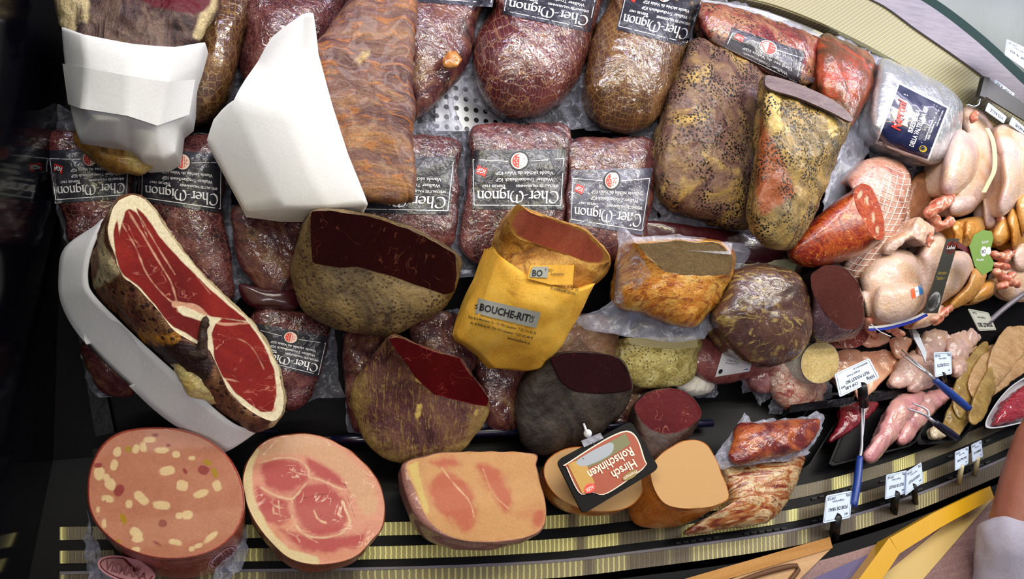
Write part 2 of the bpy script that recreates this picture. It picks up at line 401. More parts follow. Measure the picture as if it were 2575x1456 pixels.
# ------------------------------------------------------------------ materials
def lin(c):
    c = [x/255 for x in c]; return tuple([x/12.92 if x <= .04045 else ((x+.055)/1.055)**2.4 for x in c])+(1,)
def mlin(c, k=.76, s=1.0):
    r = lin(c); l = .3*r[0]+.6*r[1]+.1*r[2]; return tuple(max(0, (l+(x-l)*s)*k) for x in r[:3])+(1,)
class NT:
    def __init__(s, name):
        s.m = bpy.data.materials.new(name); s.m.use_nodes = True; s.t = s.m.node_tree; s.n = s.t.nodes; s.n.clear()
        s.out = s.n.new('ShaderNodeOutputMaterial'); s.p = s.n.new('ShaderNodeBsdfPrincipled'); s.l(s.p.outputs[0], s.out.inputs[0])
        s.tc = s.n.new('ShaderNodeTexCoord')
    def l(s, a, b): s.t.links.new(a, b)
    def set(s, k, v):
        i = s.p.inputs[k]
        if hasattr(v, 'links') or hasattr(v, 'is_linked'): s.l(v, i)
        else: i.default_value = v
    def map(s, scale=(1, 1, 1), rot=(0, 0, 0), src='Object'):
        n = s.n.new('ShaderNodeMapping'); n.inputs['Scale'].default_value = scale; n.inputs['Rotation'].default_value = [math.radians(a) for a in rot]
        s.l(s.tc.outputs[src], n.inputs[0]); return n.outputs[0]
    def noise(s, vec, scale, detail=4, dist=0, rough=.55):
        n = s.n.new('ShaderNodeTexNoise'); n.inputs['Scale'].default_value = scale; n.inputs['Detail'].default_value = detail
        n.inputs['Distortion'].default_value = dist; n.inputs['Roughness'].default_value = rough; s.l(vec, n.inputs['Vector']); return n.outputs[0]
    def vor(s, vec, scale, feat='F1', rnd=1.0):
        n = s.n.new('ShaderNodeTexVoronoi'); n.feature = feat; n.inputs['Scale'].default_value = scale; n.inputs['Randomness'].default_value = rnd; s.l(vec, n.inputs['Vector']); return n.outputs[0]
    def warp(s, vec, scale, amt):
        n = s.n.new('ShaderNodeTexNoise'); n.inputs['Scale'].default_value = scale; n.inputs['Detail'].default_value = 3; s.l(vec, n.inputs['Vector'])
        a = s.n.new('ShaderNodeVectorMath'); a.operation = 'MULTIPLY_ADD'; s.l(n.outputs[1], a.inputs[0]); a.inputs[1].default_value = (amt,)*3; s.l(vec, a.inputs[2]); return a.outputs[0]
    def ramp(s, fac, stops, interp='LINEAR'):
        r = s.n.new('ShaderNodeValToRGB'); r.color_ramp.interpolation = interp; e = r.color_ramp.elements
        while len(e) > 1: e.remove(e[-1])
        e[0].position = stops[0][0]; e[0].color = stops[0][1]
        for p, c in stops[1:]: x = e.new(p); x.color = c
        s.l(fac, r.inputs[0]); return r.outputs[0]
    def mix(s, fac, a, b):
        n = s.n.new('ShaderNodeMix'); n.data_type = 'RGBA'
        for k, v in ((0, fac), (6, a), (7, b)):
            if isinstance(v, (int, float, tuple)): n.inputs[k].default_value = v
            else: s.l(v, n.inputs[k])
        return n.outputs[2]
    def math(s, op, a, b=0, c=0, clamp=False):
        n = s.n.new('ShaderNodeMath'); n.operation = op; n.use_clamp = clamp
        for k, v in enumerate((a, b, c)):
            if isinstance(v, (int, float)): n.inputs[k].default_value = v
            else: s.l(v, n.inputs[k])
        return n.outputs[0]
    def sm(s, x, lo, hi, a=0, b=1):
        n = s.n.new('ShaderNodeMapRange'); n.interpolation_type = 'SMOOTHSTEP'; s.l(x, n.inputs[0])
        for k, v in zip((1, 2, 3, 4), (lo, hi, a, b)): n.inputs[k].default_value = v
        return n.outputs[0]
    def attr(s, name):
        n = s.n.new('ShaderNodeAttribute'); n.attribute_name = name; return n.outputs['Fac']
    def bump(s, h, st, dist=.01, nrm=None):
        n = s.n.new('ShaderNodeBump'); n.inputs['Strength'].default_value = st; n.inputs['Distance'].default_value = dist; s.l(h, n.inputs['Height'])
        if nrm is not None: s.l(nrm, n.inputs['Normal'])
        return n.outputs[0]
MC = {}
def flat(name, col, rough=.5, metal=0, coat=0, spec=.5, bump=None, trans=0, alpha=1, emis=0):
    if name in MC: return MC[name]
    t = NT(name); t.set('Base Color', lin(col)); t.set('Roughness', rough); t.set('Metallic', metal); t.set('Coat Weight', coat); t.set('Specular IOR Level', spec)
    if bump: t.set('Normal', t.bump(t.noise(t.map(), bump[0], 4), bump[1], .004))
    MC[name] = t.m; return t.m
def meat(name, cols, scale=12, st=(1, 1, 1), rot=(0, 0, 0), dist=.6, detail=6, veins=None, spk=None, spots=None, marks=(), rough=.5, coat=0, crink=0, crsc=38, bump=.35, bsc=60, sss=0, spec=.3, lo=.3, hi=.7, net=None, prough=.045, fib=None, fine=.3):
    """cols: colours from thin to thick noise. veins (col,scale,width,amount). spk (col,scale,size). spots (col,scale,lo,hi). marks: painted outlines [(attr,col,noise_px,soft_px)]"""
    t = NT(name); v0 = t.map(st, rot); v1 = t.map()
    n = t.noise(v0, scale, detail, dist, .6)
    c = t.ramp(n, [(lo+(hi-lo)*i/(max(1, len(cols)-1)), mlin(x)) for i, x in enumerate(cols)])
    hb = n
    if fib:
        q = t.noise(t.map(fib[2], rot), fib[1], 3, 1.5, .6); c = t.mix(t.math('MULTIPLY', t.sm(q, .52, .66), fib[3]), c, mlin(fib[0])); hb = t.math('MULTIPLY_ADD', q, .6, hb)
    if spots:
        q = t.noise(v1, spots[1], 5, .8, .65); c = t.mix(t.sm(q, spots[2], spots[3]), c, mlin(spots[0])); hb = t.math('MULTIPLY_ADD', q, .5, hb)
    if len(marks):
        q = t.math('MULTIPLY', t.math('SUBTRACT', t.noise(v1, 55, 4), .5), 1.0)
        for a, col, amp, soft in marks:
            x = t.math('MULTIPLY_ADD', q, amp*2, t.attr(a)); fac = t.sm(x, -soft, soft, 1, 0); cc = mlin(col)
            if isinstance(col[0], (tuple, list)): pass
            c = t.mix(fac, c, cc)
    if veins:
        x = t.math('ABSOLUTE', t.math('SUBTRACT', t.noise(v1, veins[1], 3, 1.2), .5)); k = t.noise(v1, veins[1]*.9, 3)
        fac = t.math('MULTIPLY', t.sm(x, 0, veins[2]*.35, veins[3], 0), t.sm(k, .50, .60)); c = t.mix(fac, c, mlin(veins[0], .85))
    if net:
        x = t.vor(t.warp(t.map(net[4] if len(net) > 4 else (1, 1, 1)), 20, .012), net[1], 'DISTANCE_TO_EDGE', net[5] if len(net) > 5 else .5); fac = t.sm(x, 0, net[2], net[3], 0); c = t.mix(fac, c, mlin(net[0], .8)); hb = t.math('MULTIPLY_ADD', fac, .3, hb)
    if spk:
        x = t.vor(v1, spk[1]); k = t.noise(v1, spk[1]*.12, 3)
        fac = t.math('MULTIPLY', t.sm(x, spk[2]*.7, spk[2], 1, 0), t.sm(k, .38, .56)); c = t.mix(fac, c, lin(spk[0])); hb = t.math('MULTIPLY_ADD', fac, .5, hb)
    if fine:
        q = t.noise(v1, 320, 5, .5, .7); g = t.sm(q, .3, .7, 1-fine, 1+fine); mm = t.n.new('ShaderNodeMix'); mm.data_type = 'RGBA'; mm.blend_type = 'MULTIPLY'; mm.inputs[0].default_value = 1
        t.l(c, mm.inputs[6]); t.l(g, mm.inputs[7]); c = mm.outputs[2]
    t.set('Base Color', c); t.set('Roughness', rough); t.set('Specular IOR Level', spec)
    nn = t.bump(t.math('MULTIPLY_ADD', t.noise(v1, bsc*1.7, 5), .5, hb), bump, .006); t.set('Normal', nn)
    if sss: t.set('Subsurface Weight', sss); t.set('Subsurface Radius', (.01, .004, .003)); t.set('Subsurface Scale', .6)
    if coat:
        t.set('Coat Weight', coat); t.set('Coat Roughness', prough); t.set('Coat IOR', 1.6 if crink > .55 else 1.5)
        if crink:
            x = t.noise(t.warp(v1, crsc*.5, .6/crsc*4), crsc, 2, 2.2, .5); y = t.vor(t.warp(v1, crsc, .012), crsc*.8)
            t.set('Coat Normal', t.bump(t.math('MULTIPLY_ADD', y, .5, x), crink, .0055))
    return t.m
def film(name, alpha=.04, tint=(200, 202, 222), crink=.8, sc=45, rough=.1, gl=.30):
    t = NT(name); v = t.map(); x = t.noise(t.warp(v, sc*.5, .03), sc, 4, 2.0); nn = t.bump(x, crink, .006)
    tr = t.n.new('ShaderNodeBsdfTransparent'); tr.inputs[0].default_value = (.97, .97, .98, 1)
    t.set('Base Color', lin(tint)); t.set('Roughness', rough); t.set('Normal', nn); t.set('Specular IOR Level', .9)
    mx = t.n.new('ShaderNodeMixShader'); lw = t.n.new('ShaderNodeLayerWeight'); lw.inputs[0].default_value = .35; t.l(nn, lw.inputs[1])
    f = t.math('MULTIPLY_ADD', lw.outputs[1], gl, t.math('MULTIPLY', t.sm(x, .52, .75), .34)); f = t.math('ADD', f, alpha, clamp=True)
    t.l(f, mx.inputs[0]); t.l(tr.outputs[0], mx.inputs[1]); t.l(t.p.outputs[0], mx.inputs[2]); t.l(mx.outputs[0], t.out.inputs[0]); return t.m
def striped(name, a, b, pitch, duty=.25, rough=.35, metal=.6, blot=True):
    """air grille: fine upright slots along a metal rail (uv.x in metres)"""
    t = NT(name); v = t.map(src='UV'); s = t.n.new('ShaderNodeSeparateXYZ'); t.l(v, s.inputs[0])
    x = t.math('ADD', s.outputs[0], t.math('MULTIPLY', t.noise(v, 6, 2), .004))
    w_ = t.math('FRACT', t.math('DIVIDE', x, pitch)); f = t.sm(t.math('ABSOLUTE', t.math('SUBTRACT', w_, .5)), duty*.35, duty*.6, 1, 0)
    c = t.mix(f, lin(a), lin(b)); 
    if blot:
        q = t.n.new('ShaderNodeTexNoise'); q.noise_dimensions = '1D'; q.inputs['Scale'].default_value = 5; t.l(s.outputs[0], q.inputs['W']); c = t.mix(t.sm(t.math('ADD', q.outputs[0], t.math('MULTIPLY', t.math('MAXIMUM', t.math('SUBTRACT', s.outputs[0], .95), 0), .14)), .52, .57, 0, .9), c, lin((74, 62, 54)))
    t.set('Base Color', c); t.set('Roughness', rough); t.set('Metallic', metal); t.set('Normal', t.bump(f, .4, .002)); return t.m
FILM = film('clear_plastic_film'); FILM3 = film('crumpled_cling_film', alpha=.12, crink=1.0, sc=70, gl=.5); FILM2 = film('thick_cloudy_film', alpha=.16, crink=.5, sc=22, gl=.35)
STEEL = meat('brushed_steel', [(112, 108, 118), (136, 130, 140)], 4, (1, 40, 40), rough=.5, bump=.05, fine=0); STEEL.node_tree.nodes['Principled BSDF'].inputs['Metallic'].default_value = .4
BLACK = flat('black_tray_plastic', (9, 9, 12), .45, spec=.12)
BLUEB = flat('dark_blue_bar', (16, 16, 44), .25, spec=.8)
PAPER = meat('white_wrapping_paper', [(250, 251, 255), (255, 255, 255)], 5, rough=.75, bump=.12, bsc=25, fine=.04)
YPAPER = meat('yellow_butcher_paper', [(222, 160, 50), (250, 190, 66), (255, 204, 88)], 14, rough=.7, bump=.3, bsc=22, spots=((196, 140, 44), 22, .6, .75), fine=.1)
WHITE = flat('white_print', (232, 232, 236), .5); RED = flat('red_print', (214, 48, 36), .45); CREAM = flat('cream_print', (240, 214, 196), .5); INK = flat('black_ink', (22, 22, 28), .5)
LBL = meat('charcoal_label_print', [(30, 30, 38), (52, 52, 64), (96, 98, 112)], 16, dist=2, lo=.35, hi=.8, rough=.45, coat=.8, crink=.5, crsc=34, bump=.2, prough=.16, fine=.1)
BEEF = meat('dried_beef_under_film', [(30, 8, 14), (66, 22, 30), (104, 46, 50), (140, 96, 84)], 16, (1, 1, 1), dist=1.5, coat=1, crink=.75, rough=.5, net=((150, 100, 84), 120, .09, .5, (1, 1, 1), .8))
BEEF2 = meat('netted_beef_under_film', [(58, 16, 22), (96, 34, 40), (120, 60, 50)], 9, dist=1.5, coat=1, crink=.8, crsc=30, rough=.45, net=((176, 130, 96), 80, .08, .6, (1.8, .45, .8), .3))
BEEF3 = meat('brown_beef_under_film', [(62, 34, 22), (96, 58, 34), (134, 92, 50)], 11, dist=1.5, coat=1, crink=.7, crsc=30, rough=.45, net=((186, 150, 84), 95, .10, .4, (1.2, .7, .9), .45))
BEEF4 = meat('mottled_beef_under_film', [(46, 18, 26), (92, 40, 46), (124, 76, 62), (150, 120, 80)], 14, dist=2.4, coat=1, crink=.6, rough=.5, spots=((40, 16, 24), 20, .55, .68))
DEND = flat('dark_red_pack_end', (58, 16, 24), .3, coat=.8, bump=(30, .3))
# ------------------------------------------------------------------ painted outlines on cut faces (signed distance, negative inside)
def d_line(P, lines):
    out = np.full(len(P), 1e3)
    for pts, wd in lines:
        q = resamp(pts, 40, True, False) if len(pts) > 2 else np.array(pts, float)
        for a, b in zip(q[:-1], q[1:]):
            e = b-a; t = np.clip(((P-a)@e)/(e@e+1e-9), 0, 1); out = np.minimum(out, np.linalg.norm(P-a-t[:, None]*e, axis=1)-wd)
    return out
def d_poly(P, polys, smooth=True):
    out = np.full(len(P), 1e3)
    for pl in polys:
        q = resamp(pl, 80, smooth); b = np.roll(q, -1, 0); d = np.full(len(P), 1e3); ins = np.zeros(len(P), bool)
        for u, v in zip(q, b):
            e = v-u; t = np.clip(((P-u)@e)/(e@e+1e-9), 0, 1); d = np.minimum(d, np.linalg.norm(P-u-t[:, None]*e, axis=1))
            c = ((u[1] > P[:, 1]) != (v[1] > P[:, 1])) & (P[:, 0] < (v[0]-u[0])*(P[:, 1]-u[1])/(v[1]-u[1]+1e-12)+u[0]); ins ^= c
        out = np.minimum(out, np.where(ins, -d, d))
    return out
def d_blob(P, bl):
    out = np.full(len(P), 1e3)
    for x, y, rx, ry, a in bl:
        c, s = math.cos(math.radians(a)), math.sin(math.radians(a)); q = P-np.array([x, y]); u = (q[:, 0]*c+q[:, 1]*s)/rx; v = (-q[:, 0]*s+q[:, 1]*c)/ry
        out = np.minimum(out, ((np.abs(u)**2.6+np.abs(v)**2.6)**(1/2.6)-1)*min(rx, ry))
    return out
# ------------------------------------------------------------------ the setting
def big(pts): return G(pts, [tuple(range(len(pts)))], smooth=False)
xl = -0.318
# dark glass end panel on the left, standing on the case's edge
GLASSP = flat('dark_end_glass', (5, 6, 12), .10, spec=.32)
PX = W1(214, 1100, 'B', 0)[0]
def wall_left():
    g = box((PX-.035-.012, .45, .15), (.012, 0, 0), (0, 1.1, 0), (0, 0, .75)); struct('wall_left', g, GLASSP)
wall_left()
struct('floor', box((1.6, .2, -.92), (3.2, 0, 0), (0, 2.4, 0), (0, 0, .02)), meat('dark_floor', [(14, 12, 14), (26, 24, 26)], 6, rough=.5))
# bottom shelf and sloping deck of the case
struct('trim_0', box((1.45, .21, -.012), (1.8, 0, 0), (0, .215, 0), (0, 0, .01)), BLACK)
S0 = np.array([0, Y1, -.004]); sv = np.array([0, math.cos(AL), math.sin(AL)])
struct('trim_1', box(S0+np.array([1.5, 0, 0])+sv*.46-NS*.008, (1.85, 0, 0), sv*.46, NS*.006), meat('dark_deck', [(6, 5, 7), (16, 12, 16)], 20, rough=.5, bump=.02, spec=.08))
# perforated steel deck plate seen between the bags
def perforated():
    t = NT('perforated_steel'); v = t.map(src='UV'); x = t.vor(v, 1.0, 'F1', 0.0); f = t.sm(x, .24, .27, 1, 0)
    t.set('Base Color', t.mix(f, lin((176, 178, 186)), lin((8, 8, 16)))); t.set('Metallic', .35); t.set('Roughness', .35); return t.m
a = W([1095, 1265, 1265, 1095], [190, 190, 330, 330], 'S', .003); cc = a[0]
uv = [((p-cc)[0]/.02, ((p-cc)@sv)/.02) for p in a]
struct('trim_2', fix(G(list(a)+list(a-NS*.004), [(0, 1, 2, 3), (7, 6, 5, 4), (1, 0, 4, 5), (2, 1, 5, 6), (3, 2, 6, 7), (0, 3, 7, 4)], uv=uv+uv, smooth=False)), perforated())
# dark bar along the foot of the end glass, chrome trim above
struct('trim_3', strip([(108, -60), (122, 330), (160, 620), (240, 1098)], .012, [(160, -60), (150, 330), (190, 620), (288, 1088)], .012, 'S', thick=.012), flat('dark_edge_bar', (10, 10, 14), .5, spec=.2, bump=(90, .3)))
struct('trim_4', strip([(128, -60), (138, 310)], .03, [(136, -60), (143, 308)], .03, 'S', thick=.01), flat('chrome', (190, 200, 205), .15, 1))
struct('trim_5', strip([(225, 1098), (300, 1456), (330, 1650)], .004, [(268, 1090), (340, 1456), (372, 1650)], .004, 'B', thick=.012), flat('dark_edge_bar', (22, 22, 30), .35))
# blue-black rim bars at the fold between shelf and deck
struct('trim_6', tube([(280, 1062, .012, .004), (700, 1086, .012, .004)], 'B'), BLUEB)
struct('trim_7', tube([(832, 1108, .02, .008), (1330, 1082, .02, .008), (1790, 1064, .02, .008)], 'B'), BLUEB)
# service-side rails with painted grille reflections: ribbed bands between black gaps, bending away to the right
RL = striped('grille_reflection_light', (160, 152, 98), (236, 228, 148), .0082, .30, .4, .25); RL2 = striped('grille_reflection_dim', (120, 112, 82), (176, 168, 118), .0105, .34, .45, .3)
DK = flat('dark_gap', (24, 19, 20), .45); DK2 = flat('brown_steel', (66, 54, 50), .38, .5)
base = {'a': [(150, 1325), (950, 1314), (1356, 1298), (1600, 1275), (1980, 1226), (2223, 1165), (2407, 1098), (2580, 1025), (2760, 945)]}
def band(d0, d1, k0=1.0, k1=1.0):
    A = []; B_ = []
    for x, y in base['a']:
        q = 1-max(0, (x-1400))/1400*.12
        A.append((x, y+d0*q)); B_.append((x, y+d1*q))
    return A, B_
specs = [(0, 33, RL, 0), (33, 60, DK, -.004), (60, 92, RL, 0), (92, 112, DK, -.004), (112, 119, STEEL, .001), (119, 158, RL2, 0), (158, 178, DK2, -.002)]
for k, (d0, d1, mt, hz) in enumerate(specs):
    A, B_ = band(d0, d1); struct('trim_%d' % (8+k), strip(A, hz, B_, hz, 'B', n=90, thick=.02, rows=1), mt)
A, B_ = band(178, 212); struct('trim_15', strip(A, -.006, B_, -.006, 'B', n=90, thick=.02, rows=1), flat('black_rubber_gap', (12, 11, 12), .5))
A, B_ = band(212, 560); struct('trim_16', strip(A, 0.0, B_, 0.0, 'B', n=90, thick=.03, rows=2), meat('service_ledge', [(140, 108, 108), (166, 132, 128)], 3, (1, 30, 1), rough=.35, bump=.05))
# slots cut in the brown steel
g = []
for k in range(46):
    x = 1700+k*19; i = np.interp(x, [p[0] for p in base['a']], [p[1] for p in base['a']]); s_ = np.interp(x+12, [p[0] for p in base['a']], [p[1] for p in base['a']])
    if k % 9 > 5: continue
    for dd in (44, 104):
        q = 1-max(0, (x-1400))/1400*.12; g.append(slab([(x, i+dd*q), (x+12, s_+dd*q), (x+12, s_+(dd+5)*q), (x, i+(dd+5)*q)], 'B', .0015, .001))
struct('trim_17', join(*g), flat('slot_black', (6, 5, 6), .6))
# customer-side rail: ribbed band, grey steel band, green glass shelf edge
RR = striped('ribbed_rail', (118, 112, 84), (176, 170, 116), .0125, .16, .5, .2, blot=False)
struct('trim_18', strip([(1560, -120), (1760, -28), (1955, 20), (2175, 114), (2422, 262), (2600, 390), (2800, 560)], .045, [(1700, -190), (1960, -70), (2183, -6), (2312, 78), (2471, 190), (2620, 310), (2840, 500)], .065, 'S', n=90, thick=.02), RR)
struct('trim_19', strip([(1540, -120), (1740, -30), (1935, 14), (2165, 116), (2420, 266), (2596, 396), (2796, 566)], .035, [(1560, -120), (1760, -30), (1955, 14), (2175, 110), (2422, 258), (2600, 386), (2800, 556)], .05, 'S', n=60, thick=.01), flat('pale_rail_lip', (206, 204, 150), .3, .3))
struct('trim_20', strip([(1700, -190), (1960, -70), (2183, -6), (2312, 78), (2471, 190), (2620, 310), (2840, 500)], .07, [(1800, -250), (2100, -100), (2298, -10), (2440, 90), (2573, 212), (2700, 330), (2880, 510)], .085, 'S', n=90, thick=.02), STEEL)
struct('trim_21', strip([(1800, -250), (2100, -100), (2298, -10), (2440, 90), (2573, 212), (2700, 330), (2880, 510)], .08, [(1810, -270), (2120, -120), (2320, -22), (2462, 80), (2595, 202), (2720, 320), (2890, 500)], .085, 'S', n=90, thick=.02), flat('green_glass_edge', (22, 46, 44), .6, spec=.1))
struct('trim_22', strip([(1810, -270), (2120, -120), (2320, -22), (2462, 80), (2595, 202), (2720, 320), (2890, 500)], .08, [(2100, -400), (2300, -300), (2500, -200), (2650, -60), (2800, 80), (2900, 200), (2990, 400)], .16, 'S', n=90, thick=.006), meat('grey_green_hood_glass', [(56, 70, 70), (84, 96, 98)], 3, rough=.3, bump=.02, fine=0))
struct('trim_23', strip([(1560, -30), (1830, 28), (2060, 96), (2180, 150)], .02, [(1560, -80), (1780, -30), (1990, 34), (2190, 118)], .03, 'S', n=60, thick=.02), flat('dark_inner_rail', (40, 28, 40), .3, coat=.6))
# ------------------------------------------------------------------ the printed black label with the round crest
def cher(full=True, lighter=False, lard=False):
    a = size(Art(), 1.0, .64)
    a.grid(0, 0, 1, .64, 0, 26, 18, 0)
    if full:
        a.disc(.49, .12, .105, 3, 2); a.disc(.49, .12, .088, 2, 3); 
        a.disc(.49, .12, .074, 4, 4, -90, 90)
        for k in range(7):
            for sx, mi in ((1, 2), (-1, 4)):
                r = .03 if k % 2 else .054; t = math.radians(-70+k*23); a.disc(.49+sx*r*math.cos(t), .12+r*math.sin(t), .0075, mi, 5, n=6)
        a.poly([(.83, .20), (.93, .16), (.955, .25), (.855, .29)], 4, 2).text('IGP', .846, .215, .05, 1, .09, 3, .02, ang=-20)
        a.text('Viande séchée du Valais IGP', .12, .235, .038, 1, .62, 2, .012).text('Walliser Trockenfleisch IGP', .12, .305, .038, 1, .62, 2, .012)
        a.line([(.37, .125), (.02, .10), (.02, .595)], .008, 1, 1).line([(.61, .125), (.98, .10), (.98, .595)], .008, 1, 1)
    else:
        a.text('Viande séchée du Valais IGP', .12, .235, .038, 1, .62, 2, .012).text('Walliser Trockenfleisch IGP', .12, .305, .038, 1, .62, 2, .012)
        a.line([(.02, .05), (.02, .595)], .008, 1, 1).line([(.98, .05), (.98, .595)], .008, 1, 1)
    a.text('SPÉCIALITÉS VALAISANNES', .06, .375, .026, 1, .46, 2, .02).text('DEPUIS 1967', .64, .375, .026, 1, .25, 2, .02)
    a.nib('Cher-Mignon', .05, .445, .125, .90, 1, 2)
    a.line([(.02, .595), (.98, .595)], .008, 1, 1)
    return a
LM = [LBL, WHITE, CREAM, INK, RED]
def rot180(TL, TR, BR, BL):
    """pixel corners in the picture of a label that stands on its head -> its own corner order"""
    return [TR, TL, BL, BR]
BAGG = 'vacuum packed dried meats in the case'
def bag(label, sil, mat, fr='S', hb=0.002, hm=.035, ht=.085, lab=None, full=True, filmout=None, name='vacuum_packed_meat', cat='packed meat', seed=1, face=None, fh=None, smooth=True, lamp=.004, h=None, group=None, body_name='meat', fw=.002, extra=None, fmat=None, c=None, filmh=None):
    t = Thing(name, label, cat, group)
    B_, FG = body(sil, fr, hb, hm, ht, face, fh, lmp=(lamp, 28, seed, 90, lamp*.35), smooth=smooth, c=c, shrink=.25)
    if FG is not None: B_ = join(B_, FG)
    t.add(body_name, B_, mat)
    if filmout: t.add('plastic_bag', sheet(filmout, fr, (hb+hm)/2 if filmh is None else filmh, wr=.012, wsc=55, seed=seed), fmat or FILM)
    if lab is not None:
        ar = cher(full) if lab[0] == 'c' else lab[0]
        k = t.add('label', ar.put(lab[1], B_.bvh(), fr, ht), lab[2] if len(lab) > 2 else LM)
    return t, B_
# ------------------------------------------------------------------ back row of bags (lower layer on the deck)
bag('tall brown dried meat bag standing right of the paper-wrapped ham at the back', [(545, -60), (640, -60), (628, 40), (604, 150), (588, 220), (558, 275), (512, 308), (470, 312), (450, 270), (465, 180), (490, 80), (520, 0)], BEEF3, ht=.11, seed=2)
bag('dark glossy dried meat bag behind the tall white paper wrap', [(622, -60), (860, -60), (850, 80), (760, 200), (670, 250), (610, 200), (606, 100)], BEEF, ht=.10, seed=3, filmout=[(560, 60), (640, -50), (800, 40), (720, 160), (600, 250), (540, 290)])
t, B_ = bag('dried ham bag with an orange fatty spot right of the smoked slab', [(1000, -60), (1225, -60), (1203, 50), (1172, 170), (1112, 245), (1062, 292), (1030, 300), (995, 200)], BEEF4, ht=.088, seed=4, lab=('c', rot180((1010, -150), (1262, -130), (1238, 18), (985, 0))), full=False, filmout=[(1000, -60), (1240, -60), (1200, 150), (1130, 300), (1160, 330), (1100, 350), (1040, 330), (1000, 300)])
t.add('fat_spot', sheet([(1112, 150), (1125, 132), (1145, 130), (1162, 150), (1150, 168), (1128, 172), (1115, 170)], 'S', .094, R=5, N=40, wr=.004, thick=.004, dome=.004), meat('orange_fat', [(170, 96, 30), (226, 160, 80)], 60, coat=.8), label='orange fatty spot')
bag('large red netted dried meat bag with white wordmark at the back centre', [(1236, 20), (1252, -60), (1505, -60), (1492, 80), (1474, 150), (1434, 230), (1384, 280), (1312, 300), (1252, 286), (1212, 240), (1190, 170), (1196, 100), (1222, 50)], BEEF2, ht=.12, seed=5, lab=('c', rot180((1285, -85), (1510, -45), (1484, 82), (1262, 34))), full=False,
    filmout=[(1196, 60), (1260, -50), (1500, -60), (1500, 60), (1460, 210), (1480, 320), (1440, 330), (1360, 310), (1290, 318), (1225, 290), (1160, 240), (1170, 140)])
bag('brown netted dried meat bag with white wordmark beside the red one', [(1556, -60), (1775, -60), (1745, 50), (1732, 110), (1702, 190), (1672, 270), (1632, 320), (1562, 336), (1502, 312), (1470, 250), (1474, 170), (1494, 80), (1530, 10)], BEEF3, ht=.12, seed=6, lab=('c', rot180((1582, -60), (1775, -20), (1728, 118), (1550, 74))), full=True,
    filmout=[(1490, -60), (1780, -60), (1745, 80), (1720, 200), (1680, 310), (1700, 350), (1600, 345), (1520, 335), (1470, 330), (1452, 260), (1462, 160)])
# second row of boxy packs
def rowbag(lb, sil, mat, q, full, seed, fl=None, ht=.070, hm=.045, smooth=True):
    return bag(lb, sil, mat, ht=ht, hm=hm, seed=seed, lab=('c', rot180(*q)) if q else None, full=full, filmout=fl)
rowbag('dried beef pack touching the dark end glass, label upside down', [(122, 335), (200, 330), (330, 342), (334, 420), (326, 520), (302, 600), (245, 622), (180, 612), (160, 560), (140, 480), (120, 380)], BEEF, [(118, 378), (326, 372), (322, 498), (138, 512)], True, 7, [(120, 330), (150, 265), (190, 290), (340, 335), (345, 500), (300, 620), (170, 620), (120, 400)])
rowbag('long dried beef pack between the ham and the white paper wrap', [(355, 342), (450, 336), (545, 345), (564, 420), (562, 530), (578, 640), (586, 750), (500, 760), (420, 700), (366, 560), (352, 440)], BEEF, [(356, 376), (560, 385), (558, 536), (352, 505)], True, 8, [(350, 340), (560, 340), (580, 430), (584, 640), (610, 740), (590, 770), (420, 720), (350, 480)])
rowbag('reddish brown dried meat under the lower end of the white paper wrap', [(590, 520), (690, 510), (790, 520), (780, 640), (748, 720), (700, 745), (640, 720), (600, 655), (584, 590)], BEEF4, None, False, 9, [(580, 520), (790, 520), (780, 700), (700, 755), (620, 730), (575, 700), (570, 600)])
rowbag('dried beef pack half hidden behind the smoked slab', [(880, 335), (1020, 338), (1150, 350), (1152, 440), (1150, 540), (1130, 620), (1010, 650), (890, 620), (868, 500), (872, 400)], BEEF, [(900, 386), (1146, 396), (1130, 540), (875, 535)], False, 10, [(870, 340), (1150, 300), (1170, 340), (1165, 500), (1160, 640), (1140, 740), (1110, 640), (880, 640)])
rowbag('dried beef pack with upright red and white crest behind the yellow paper wrap', [(1190, 318), (1310, 312), (1425, 318), (1428, 420), (1416, 560), (1402, 650), (1290, 680), (1190, 660), (1156, 600), (1176, 480), (1184, 400)], BEEF, [(1184, 378), (1424, 374), (1414, 528), (1188, 526)], True, 11, [(1160, 330), (1200, 310), (1430, 315), (1440, 500), (1420, 660), (1300, 690), (1140, 700), (1130, 620), (1165, 480)])
rowbag('smaller pale dried beef pack with lighter grey label right of the tall-crest pack', [(1440, 352), (1540, 346), (1642, 355), (1648, 450), (1632, 560), (1612, 640), (1520, 660), (1440, 650), (1424, 560), (1428, 430)], BEEF4, [(1438, 428), (1642, 422), (1616, 592), (1432, 560)], True, 12, [(1430, 350), (1650, 345), (1660, 470), (1640, 600), (1600, 670), (1440, 670), (1420, 560)])
ALL[-1].parts[-1][2] = [meat('pale_grey_label', [(70, 70, 84), (112, 114, 134), (160, 164, 186)], 16, dist=2, lo=.35, hi=.75, rough=.4, coat=1, crink=.5, bump=.2), WHITE, CREAM, INK, RED]
